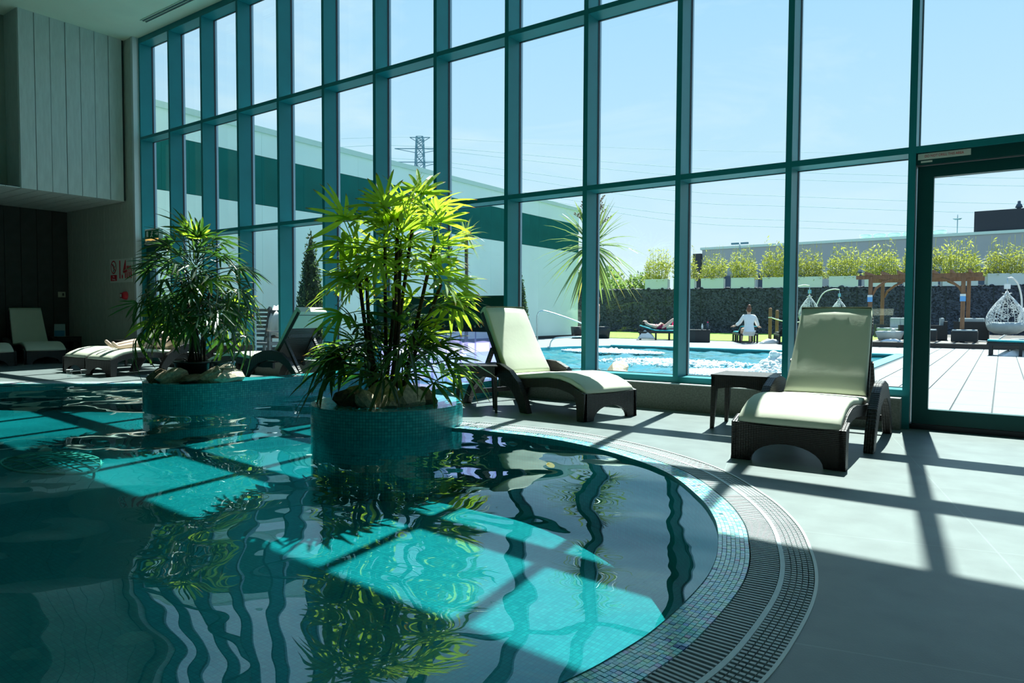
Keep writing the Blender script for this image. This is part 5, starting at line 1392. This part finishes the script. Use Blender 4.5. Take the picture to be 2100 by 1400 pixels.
# people outside
lg = math.radians(113.5)
J1 = {'pelvis': ((0, 0.98, 0.52), (0.155, 0.105)), 'waist': ((0, 1.15, 0.52), (0.12, 0.09)), 'chest': ((0, 1.36, 0.56), (0.15, 0.10)), 'neck': ((0, 1.55, 0.62), 0.05), 'head': ((0, 1.63, 0.66), 0.07), 'crown': ((0, 1.76, 0.72), 0.06),
      'hipL': ((-0.10, 0.90, 0.52), 0.09), 'kneeL': ((-0.13, 0.55, 0.86), 0.062), 'ankL': ((-0.12, 0.28, 0.50), 0.036), 'toeL': ((-0.12, 0.13, 0.47), 0.026),
      'hipR': ((0.10, 0.90, 0.52), 0.09), 'kneeR': ((0.14, 0.48, 0.53), 0.062), 'ankR': ((0.16, 0.05, 0.48), 0.036), 'toeR': ((0.17, -0.02, 0.56), 0.026),
      'shL': ((-0.17, 1.42, 0.58), 0.052), 'elL': ((-0.32, 1.20, 0.55), 0.04), 'wrL': ((-0.12, 1.05, 0.66), 0.028),
      'shR': ((0.17, 1.42, 0.58), 0.052), 'elR': ((0.31, 1.22, 0.53), 0.04), 'wrR': ((0.10, 1.08, 0.67), 0.028)}
p1, hc = person((-10.35, 26.82, 0), lg, J1, 'woman in a magenta swimsuit reclining on the garden lounger, knee raised', 'skin_pale', (0, -0.35, 0.94), (0, 0.94, 0.35),
                [((-0.12, 1.05, 0.66), (0.8, -0.5, 0), (0, 0, 1), 1), ((0.10, 1.08, 0.67), (-0.8, -0.4, 0), (0, 0, 1), -1)])
J1['brst'] = ((0, 1.34, 0.57), (0.155, 0.108)); J1['crotch'] = ((0, 0.90, 0.52), (0.15, 0.10))
shell(J1, ['pelvis', 'waist', 'brst', 'crotch'], [('pelvis', 'waist'), ('waist', 'brst'), ('pelvis', 'crotch')], 0.012, 'magenta', 'swimsuit', p1)
k = MB(); k.sphere(hc + Vector((0, 0.035, -0.02)), (0.09, 0.10, 0.10), 14, 10); k.build('hair', 'hair_dark', p1)
J2 = {'pelvis': ((0, 0, 0.50), (0.17, 0.13)), 'waist': ((0, -0.02, 0.68), (0.135, 0.10)), 'chest': ((0, -0.01, 0.90), (0.165, 0.11)), 'neck': ((0, 0.02, 1.07), 0.052), 'head': ((0, 0.04, 1.14), 0.07), 'crown': ((0, 0.05, 1.27), 0.062),
      'hipL': ((-0.10, 0.06, 0.49), 0.095), 'kneeL': ((-0.14, 0.46, 0.50), 0.065), 'ankL': ((-0.15, 0.48, 0.09), 0.04), 'toeL': ((-0.16, 0.62, 0.035), 0.03),
      'hipR': ((0.10, 0.06, 0.49), 0.095), 'kneeR': ((0.14, 0.46, 0.50), 0.065), 'ankR': ((0.15, 0.48, 0.09), 0.04), 'toeR': ((0.16, 0.62, 0.035), 0.03),
      'shL': ((-0.19, 0.0, 0.97), 0.058), 'elL': ((-0.30, 0.12, 0.74), 0.044), 'wrL': ((-0.46, 0.22, 0.62), 0.03),
      'shR': ((0.19, 0.0, 0.97), 0.058), 'elR': ((0.31, 0.14, 0.74), 0.044), 'wrR': ((0.40, 0.30, 0.60), 0.03)}
az2 = math.radians(28)
p2, hc = person((-7.42, 25.15, 0), az2, J2, 'woman in a white robe with a hair bun sitting with her back to the pool', 'skin', (0.1, 1, -0.1), (0, 0.1, 1),
                [((-0.46, 0.22, 0.62), (-0.6, 0.6, -0.1), (0, 0, 1), 1), ((0.40, 0.30, 0.60), (0.6, 0.6, -0.1), (0, 0, 1), -1)])
J2['hem'] = ((0, -0.06, 0.40), (0.19, 0.13)); J2['cuffL'] = ((-0.41, 0.19, 0.65), 0.045); J2['cuffR'] = ((0.37, 0.25, 0.64), 0.045); J2['collar'] = ((0, 0.0, 1.03), (0.085, 0.07))
shell(J2, ['pelvis', 'hem', 'waist', 'chest', 'collar', 'shL', 'elL', 'cuffL', 'shR', 'elR', 'cuffR'], [('pelvis', 'hem'), ('pelvis', 'waist'), ('waist', 'chest'), ('chest', 'collar'), ('chest', 'shL'), ('shL', 'elL'), ('elL', 'cuffL'), ('chest', 'shR'), ('shR', 'elR'), ('elR', 'cuffR')], 0.022, 'towel_white', 'robe', p2)
k = MB(); k.sphere(hc + Vector((0, -0.03, 0.02)), (0.088, 0.095, 0.115), 14, 10); k.sphere(hc + Vector((0.01, -0.02, 0.15)), (0.055, 0.055, 0.05), 12, 8); k.build('hair', 'hair_auburn', p2)
J3 = {'pelvis': ((0, 0, 0.92), (0.15, 0.11)), 'waist': ((0, 0, 1.10), (0.12, 0.09)), 'chest': ((0, 0, 1.32), (0.15, 0.10)), 'neck': ((0, 0.01, 1.48), 0.052), 'head': ((0, 0.02, 1.55), 0.07), 'crown': ((0, 0.02, 1.68), 0.06),
      'hipL': ((-0.09, 0, 0.88), 0.09), 'kneeL': ((-0.10, 0.02, 0.48), 0.06), 'ankL': ((-0.10, 0, 0.08), 0.038), 'toeL': ((-0.11, 0.14, 0.03), 0.028),
      'hipR': ((0.09, 0, 0.88), 0.09), 'kneeR': ((0.10, 0.02, 0.48), 0.06), 'ankR': ((0.10, 0, 0.08), 0.038), 'toeR': ((0.11, 0.14, 0.03), 0.028),
      'shL': ((-0.18, 0, 1.38), 0.052), 'elL': ((-0.24, -0.02, 1.12), 0.04), 'wrL': ((-0.24, 0.08, 0.88), 0.028), 'shR': ((0.18, 0, 1.38), 0.052), 'elR': ((0.24, -0.02, 1.12), 0.04), 'wrR': ((0.24, 0.08, 0.88), 0.028)}
p3, hc = person((-13.32, 24.72, 0), 2.2, J3, 'bather in dark swimwear standing half hidden behind a window post', 'skin', (0, 1, 0), (0, 0, 1), [((-0.24, 0.08, 0.88), (0, 0.1, -1), (0, 1, 0), 1), ((0.24, 0.08, 0.88), (0, 0.1, -1), (0, 1, 0), -1)])
J3['brst'] = ((0, 0, 1.30), (0.155, 0.105))
shell(J3, ['pelvis', 'waist', 'brst', 'hipL', 'hipR'], [('pelvis', 'waist'), ('waist', 'brst'), ('pelvis', 'hipL'), ('pelvis', 'hipR')], 0.01, 'swim_black', 'swimwear', p3)
k = MB(); k.sphere(hc + Vector((0, -0.02, 0.02)), (0.088, 0.095, 0.115), 14, 10); k.build('hair', 'hair_auburn', p3)

# rope posts
for i, (x, y, h, lab) in enumerate([(-7.97, 30.0, 1.33, 'round wooden rope post behind the cup table'), (-8.05, 31.4, 1.25, 'second wooden rope post just behind the first')]):
    t = empty('rope_post', (x, y, 0)); tag(t, lab, 'post')
    k = MB(); k.lathe([(0.07, 0), (0.07, h - 0.05), (0.05, h), (0.001, h + 0.01)], 14); k.build('post', 'pergola_wood', t)
    k = MB(); k.lathe([(0.072, h - 0.42), (0.085, h - 0.40), (0.072, h - 0.38)], 14); k.build('rope_ring', 'towel_white', t)
k = MB(); k.tube(catmull([Vector((-7.97, 30.0, 0.93)), Vector((-7.6, 30.6, 0.78)), Vector((-7.1, 31.2, 0.74)), Vector((-6.6, 31.8, 0.9))], 0.1), 0.022, 6); tag(k.build('rope', 'towel_white'), 'thick pale rope hanging from the wooden rope post', 'rope')

# pergola
pg = empty('pergola', (-2.4, 28.5, 0.17)); tag(pg, 'brown timber pergola over the deck lounge', 'pergola')
for (x, y) in ((-1.39, -1.5), (1.33, -1.5), (-1.39, 1.5), (1.38, 1.5)):
    k = MB(); k.box(x - 0.06, x + 0.06, y - 0.06, y + 0.06, 0, 2.2); k.build('post', 'pergola_wood', pg)
for y in (-1.5, 1.5):
    k = MB(); k.box(-1.85, 1.85, y - 0.03, y + 0.03, 2.12, 2.26); k.build('beam', 'pergola_wood', pg)
    for sx in (-1, 1):
        k = MB(); pts = [(sx * (1.36 - 0.02), y, 1.55), (sx * 1.22, y, 1.80), (sx * 0.98, y, 2.0), (sx * 0.72, y, 2.13)]; k.tube([Vector(p) for p in pts], 0.045, 6); k.build('brace', 'pergola_wood', pg)
for j in range(7):
    x = -1.5 + j * 0.5; k = MB(); k.box(x - 0.035, x + 0.035, -1.9, 1.9, 2.26, 2.36); k.build('rafter', 'pergola_wood', pg)
for i, (x, lab) in enumerate(((-3.79, 'blue card fixed to the left front pergola post'), (-1.07, 'blue card fixed to the right front pergola post'))):
    t = empty('notice_card', (x, 26.925, 1.62)); tag(t, lab, 'card')
    k = MB(); k.box(-0.08, 0.08, -0.008, 0.0, -0.12, 0.12); k.build('card', 'card_sky', t)
    k = MB(); k.box(-0.08, 0.08, -0.012, -0.008, 0.05, 0.12); k.build('heading', 'plain_white', t)

# hanging egg chairs
def egg_chair(x, y, z0, rz, w, h, label, gap=0.42):
    t = empty('egg_chair', (x, y, z0), rz); tag(t, label, 'hanging chair', 'white woven hanging egg chairs')
    top = gap + h
    def R(v): return w / 2 * (math.sin(PI * min(1, v * 1.05) ** 0.62) ** 0.85 if v < 0.93 else max(0.02, (1 - v) / 0.07 * 0.36))
    k = MB(); N = 18
    for i in range(N):                                           # meridian ribs
        a = 2 * PI * i / N
        if math.cos(a) < -0.80: continue
        k.tube([(R(v) * math.sin(a), -R(v) * -math.cos(a) * 0.85, gap + h * v) for v in [0.02 + 0.97 * q / 14 for q in range(15)]], 0.008, 4)
    k.build('ribs', 'egg_white', t)
    rr = random.Random(int(w * 100)); k = MB()
    for i in range(150):                                         # loose woven loops
        a = rr.uniform(-2.4, 2.4); v = rr.uniform(0.30, 0.93); da = rr.uniform(0.12, 0.22); dv = rr.uniform(0.03, 0.05)
        pts = [(R(v + dv * math.sin(q)) * math.sin(a + da * math.cos(q)), R(v + dv * math.sin(q)) * math.cos(a + da * math.cos(q)) * 0.85, gap + h * (v + dv * math.sin(q))) for q in [2 * PI * j / 7 for j in range(8)]]
        k.tube(pts, 0.006, 3, False)
    o = k.build('weave', 'egg_white', t); o['kind'] = 'stuff'
    k = MB(); k.lathe([(0.02, 0.0), (w * 0.28, 0.04), (w * 0.43, 0.14), (w * 0.48, 0.28), (w * 0.44, 0.40), (w * 0.30, 0.36), (0.02, 0.30)], 20, (0, 0, gap)); k.build('cushion', 'egg_cushion', t)
    k = MB(); k.tube(catmull([Vector(p) for p in [(0.0, 0.75, 0.03), (0.55 * w, 0.85, 0.6), (0.62 * w, 0.85, 1.3), (0.45 * w, 0.6, top + 0.2), (0.2 * w, 0.25, top + 0.42), (0, 0, top + 0.40)]], 0.1), 0.028, 6); k.build('stand_arm', 'egg_white', t)
    k = MB(); k.tube([(0.75 * math.cos(2 * PI * j / 20), 0.15 + 0.75 * math.sin(2 * PI * j / 20), 0.03) for j in range(21)], 0.025, 6); k.build('stand_ring', 'egg_white', t)
    k = MB(); k.tube([(0, 0, top + 0.40), (0, 0, top)], 0.012, 6); k.build('chain', 'steel', t)
    k = MB(); k.box(-0.09, 0.09, -0.012, 0.0, top + 0.06, top + 0.22); k.build('tag_card', 'card_sky' if x < -2 else 'plain_white', t)
egg_chair(0.10, 27.5, 0.17, 0.3, 1.12, 1.42, 'big white egg chair hanging at the right edge of the terrace', 0.25)
egg_chair(0.98, 30.2, 0.17, -0.3, 1.10, 1.35, 'white egg chair behind the one at the right edge', 0.3)
egg_chair(-7.08, 33.0, 0.02, 2.6, 0.95, 1.25, 'white egg chair partly hidden by the window post left of the near lounger', 0.68)
egg_chair(-6.38, 36.0, 0.02, 2.4, 0.95, 1.20, 'white egg chair farthest back above the near lounger backrest', 0.64)

# deck lounge: sofas, stool, low table
def sofa(x, y, rz, w, label, arms=True, cush=2):
    t = empty('rattan_sofa', (x, y, 0.17), rz); tag(t, label, 'sofa', 'dark rattan lounge furniture')
    k = MB(); k.box(-w / 2, w / 2, -0.38, 0.38, 0.03, 0.28); k.build('base', 'rattan_dark', t)
    k = MB(); k.box(-w / 2, w / 2, 0.28, 0.38, 0.28, 0.66); k.build('back', 'rattan_dark', t)
    if arms:
        for sx in (-1, 1):
            k = MB(); k.box(sx * (w / 2 - 0.05) - 0.05, sx * (w / 2 - 0.05) + 0.05, -0.38, 0.28, 0.28, 0.52); k.build('arm', 'rattan_dark', t)
    cw = (w - 0.22) / cush
    for j in range(cush):
        k = MB(); x0 = -w / 2 + 0.11 + j * cw; k.box(x0, x0 + cw - 0.01, -0.37, 0.27, 0.28, 0.40); bevel(k.build('seat_cushion', 'cushion_grey', t), 0.03, 3)
        k = MB(); k.box(x0 + 0.02, x0 + cw - 0.03, 0.14, 0.28, 0.40, 0.78); bevel(k.build('back_cushion', 'cushion_grey', t), 0.04, 3)
sofa(-3.2, 29.2, -0.9, 1.6, 'dark rattan sofa with grey cushions under the left of the pergola')
sofa(-1.95, 28.6, -1.5, 1.3, 'dark rattan sofa seen from its end right of the door post')
sofa(-0.85, 28.2, 3.14, 1.0, 'dark rattan armchair with its back to the pool', True, 1)
def stool(x, y, w, d, h, label):
    t = empty('rattan_stool', (x, y, 0.17)); tag(t, label, 'stool', 'dark rattan lounge furniture')
    k = MB(); k.box(-w / 2, w / 2, -d / 2, d / 2, 0.02, h); bevel(k.build('body', 'rattan_dark', t), 0.02)
    k = MB(); k.box(-w / 2 + 0.02, w / 2 - 0.02, -d / 2 + 0.02, d / 2 - 0.02, h, h + 0.05); bevel(k.build('pad', 'cushion_grey', t), 0.02, 3)
stool(-0.98, 26.6, 0.72, 0.6, 0.36, 'dark rattan footstool at the front of the deck right of the door post')
stool(-2.05, 26.7, 0.6, 0.6, 0.36, 'dark rattan footstool just right of the wide door post')
t = empty('fire_table', (-3.1, 26.5, 0.17)); tag(t, 'low grey bowl shaped lounge table on the deck', 'table')
k = MB(); k.lathe([(0.001, 0.02), (0.42, 0.02), (0.55, 0.28), (0.55, 0.32), (0.5, 0.33), (0.001, 0.32)], 4); o = k.build('bowl', 'cushion_grey', t); o.rotation_euler = (0, 0, PI / 4)
k = MB(); k.sphere((0.1, 0, 0.36), (0.09, 0.09, 0.06), 10, 6); k.build('dish', 'stud_steel', t)
cloth('towel', -2.95, 25.7, 0.175, 0.1, 0.3, 0.14, 0.08, 'crumpled white towel on the deck edge before the low table', 5)

# teak chair with towel and slatted bench behind the left windows
mat('chair_grey', (0.06, 0.08, 0.09), 0.6)
t = empty('garden_chair', (-11.9, 8.35, 0), 0.25); tag(t, 'grey garden armchair with a white towel outside the left windows', 'chair')
for (x, y) in ((-0.27, -0.25), (0.27, -0.25), (-0.27, 0.25), (0.27, 0.25)):
    k = MB(); k.box(x - 0.025, x + 0.025, y - 0.025, y + 0.025, 0, 0.64 if y < 0 else 0.42); k.build('leg', 'chair_grey', t)
k = MB(); k.box(-0.29, 0.29, -0.27, 0.27, 0.38, 0.43); k.build('seat', 'chair_grey', t)
for sx in (-1, 1):
    k = MB(); k.prism([(0.22, 0.42), (0.28, 0.42), (0.43, 1.14), (0.38, 1.14)], 'x', sx * 0.27, sx * 0.23); k.build('back_post', 'chair_grey', t)
    k = MB(); k.box(sx * 0.27 - 0.03, sx * 0.27 + 0.03, -0.28, 0.30, 0.63, 0.66); k.build('armrest', 'chair_grey', t)
for j in range(6):
    k = MB(); k.prism([(0.26 + 0.02 * j, 0.50 + 0.1 * j), (0.28 + 0.02 * j, 0.50 + 0.1 * j), (0.295 + 0.02 * j, 0.57 + 0.1 * j), (0.275 + 0.02 * j, 0.57 + 0.1 * j)], 'x', -0.23, 0.23); k.build('back_slat', 'chair_grey', t)
o = MB(); N = 12; vs_ = []
for i in range(N + 1):
    for j in range(5):
        s_ = j / 4; vs_.append((-0.2 + 0.4 * i / N, (0.385, 0.43, 0.45, 0.40, 0.33)[j] + 0.012 * math.sin(i * 1.3) - (0.03 if j < 2 else 0), (0.62, 0.95, 1.16, 0.90, 0.55)[j] - 0.02 * math.sin(i * 0.9)))
for i in range(N + 1): vs_[i * 5 + 4] = (vs_[i * 5 + 4][0], vs_[i * 5 + 4][1] - 0.10, vs_[i * 5 + 4][2]); vs_[i * 5 + 3] = (vs_[i * 5 + 3][0], vs_[i * 5 + 3][1] - 0.09, vs_[i * 5 + 3][2])
o.add(vs_, [(i * 5 + j, (i + 1) * 5 + j, (i + 1) * 5 + j + 1, i * 5 + j + 1) for i in range(N) for j in range(4)], True)
tw = o.build('towel', 'towel_white', None, (-11.9, 8.35, 0), 0.25); md = tw.modifiers.new('solid', 'SOLIDIFY'); md.thickness = 0.012; tag(tw, 'white towel hung over the back of the grey garden armchair', 'towel')
t = empty('slatted_bench', (-13.3, 8.75, 0), 0.15); tag(t, 'dark slatted garden bench outside behind the potted palm', 'bench')
for j in range(7):
    k = MB(); k.box(-0.6, 0.6, 0.25 + 0.01 * j, 0.28 + 0.01 * j, 0.50 + 0.09 * j, 0.56 + 0.09 * j); k.build('back_slat', 'rattan_dark', t)
for j in range(5):
    k = MB(); k.box(-0.6, 0.6, -0.25 + 0.1 * j, -0.17 + 0.1 * j, 0.40, 0.43); k.build('seat_slat', 'rattan_dark', t)
for sx in (-0.55, 0.55):
    k = MB(); k.box(sx - 0.03, sx + 0.03, 0.20, 0.26, 0, 1.12); k.box(sx - 0.03, sx + 0.03, -0.25, -0.19, 0, 0.62); k.box(sx - 0.03, sx + 0.03, -0.25, 0.26, 0.60, 0.64); k.box(sx - 0.03, sx + 0.03, -0.25, 0.26, 0.36, 0.40); k.build('side_frame', 'rattan_dark', t)

# ------------------------------------------------------------------ beyond the garden
t = empty('warehouse', (-26.8, 73.4, 0), math.atan2(-1.0, 28.1)); tag(t, 'long low grey warehouse behind the bamboo', 'building')
k = MB(); k.box(0, 60, 0, 18, 0, 8.1); k.build('wall', 'warehouse_grey', t)
k = MB(); k.box(-0.2, 60.2, -0.1, 18.1, 8.1, 8.35); k.build('roof_edge', 'clad_cap', t)
k = MB(); k.box(0, 60, -0.25, 0, 0, 5.2); k.build('lower_band', 'slate_blue', t)
for j in range(14):
    k = MB(); k.box(1.5 + j * 3.6, 2.6 + j * 3.6, -0.5, -0.24, 0, 5.6); k.build('pier', 'warehouse_grey', t)
k = MB(); k.box(-0.9, 0.0, -0.4, 6, 0, 7.7); k.build('dark_end', 'warehouse_dark', t)
for j in range(6):
    k = MB(); k.lathe([(0.45, 8.3), (0.5, 8.75), (0.55, 8.78), (0.55, 9.0), (0.001, 9.05)], 14, (15.5 + 1.25 * j, 3, 0)); k.build('roof_vent', 'clad_white', t)
t = empty('roof_plant_room', (-2.3, 70.5, 8.1), -0.03); tag(t, 'black plant room box on the warehouse roof', 'building')
k = MB(); k.box(0, 16, 2.2, 9, 0.2, 2.05); k.build('box', 'warehouse_dark', t)
for x in (3.1, 4.2):
    k = MB(); k.lathe([(0.16, 2.05), (0.16, 2.3), (0.28, 2.35), (0.20, 2.6), (0.12, 2.7), (0.12, 2.9), (0.001, 2.95)], 12, (x, 4, 0)); k.build('flue', 'slate_blue', t)
t = empty('street_lamp', (-19.4, 62.6, 0)); tag(t, 'twin headed street lamp before the warehouse', 'lamp')
k = MB(); k.tube([(0, 0, 0), (0, 0, 7.4)], [0.10, 0.06], 8); k.build('pole', 'pylon_steel', t)
for sx in (-1, 1):
    k = MB(); k.box(sx * 0.1, sx * 0.75, -0.12, 0.12, 7.40, 7.55); k.build('lamp_head', 'pylon_steel', t)
t = empty('roof_aerial', (-3.5, 73.6, 8.1)); tag(t, 'thin television aerial mast on the warehouse roof', 'aerial')
k = MB(); k.tube([(0, 0, 0), (0, 0, 2.0)], 0.035, 6); k.build('mast', 'pylon_steel', t)
for j in range(6):
    k = MB(); k.tube([(-0.35 + 0.03 * j, -0.4 + 0.16 * j, 1.6), (0.35 - 0.03 * j, -0.4 + 0.16 * j, 1.6)], 0.02, 4); k.build('element', 'pylon_steel', t)
k = MB(); k.tube([(0, -0.5, 1.6), (0, 0.5, 1.6)], 0.02, 4); k.build('boom', 'pylon_steel', t)
# pylon and lines
t = empty('power_pylon', (-104.1, 111.8, 0), math.radians(35)); tag(t, 'distant steel lattice electricity pylon above the palm', 'pylon')
H = 39.4
def hw(z): return 2.6 - 1.9 * (z / H) ** 0.8
lv = [0, 6, 11.5, 16.5, 20.5, 24, 27, 29.5, 31.7, 33.6, 35.4, 37.2, 38.4, H]
k = MB()
for sx in (-1, 1):
    for sy in (-1, 1):
        for a, b in zip(lv, lv[1:]): k.bar((sx * hw(a), sy * hw(a), a), (sx * hw(b), sy * hw(b), b), 0.18, 0.18)
k.build('legs', 'pylon_steel', t)
k = MB()
for a, b in zip(lv, lv[1:]):
    for s_ in (-1, 1):
        k.bar((-hw(a), s_ * hw(a), a), (hw(b), s_ * hw(b), b), 0.11, 0.11); k.bar((hw(a), s_ * hw(a), a), (-hw(b), s_ * hw(b), b), 0.11, 0.11)
        k.bar((s_ * hw(a), -hw(a), a), (s_ * hw(b), hw(b), b), 0.11, 0.11); k.bar((-hw(b), s_ * hw(b), b), (hw(b), s_ * hw(b), b), 0.11, 0.11)
k.build('bracing', 'pylon_steel', t)
for z, w in ((H - 0.1, 2.2), (36.9, 5.5), (34.0, 5.0), (31.0, 4.6)):
    k = MB(); k.bar((-w, 0, z), (w, 0, z), 0.16, 0.16); k.bar((-w, 0, z), (-hw(z), 0, z - 0.9), 0.12, 0.12); k.bar((w, 0, z), (hw(z), 0, z - 0.9), 0.12, 0.12); k.build('cross_arm', 'pylon_steel', t)
WIRES = [[(-118.1, 102.0, 39.0), (-104.2, 111.9, 39.4), (-88.7, 122.9, 38.4), (-57.6, 144.9, 36.9), (3, 188, 36.0)],
         [(-122, 99, 36.9), (-104.2, 111.9, 37.4), (-61.8, 141.7, 33.4), (-35.9, 160.1, 32.1), (3.0, 187.7, 31.1), (30, 206, 31.5)],
         [(-104.2, 111.9, 37.0), (-61.8, 141.7, 31.7), (-35.8, 160.1, 30.5), (3.1, 187.6, 29.4), (30, 206, 29.6)],
         [(-122, 99, 34.0), (-104.1, 111.8, 34.5), (-61.7, 141.6, 28.4), (-35.7, 159.9, 26.8), (3.2, 187.5, 25.5), (30, 206, 25.8)],
         [(-104.1, 111.8, 34.0), (-61.6, 141.5, 26.2), (-35.7, 159.9, 24.7), (3.2, 187.4, 23.4), (30, 206, 23.6)],
         [(-104.0, 111.7, 31.1), (-61.6, 141.4, 23.3), (-35.6, 159.8, 21.6), (3.3, 187.3, 20.1), (30, 206, 20.3)],
         [(-104.0, 111.7, 30.9), (-61.5, 141.4, 21.9), (-35.6, 159.7, 20.1), (3.3, 187.3, 18.9), (30, 206, 19.0)]]
wn_ = ['topmost', 'second', 'third', 'fourth', 'fifth', 'sixth', 'lowest']
for i, w in enumerate(WIRES):
    k = MB(); k.tube(catmull([Vector(p) for p in w], 4.0), 0.028 if i == 0 else 0.042, 4)
    tag(k.build('power_line', 'wire_grey'), 'thin overhead power line across the sky, %s from the top' % wn_[i], 'power line', 'overhead power lines')
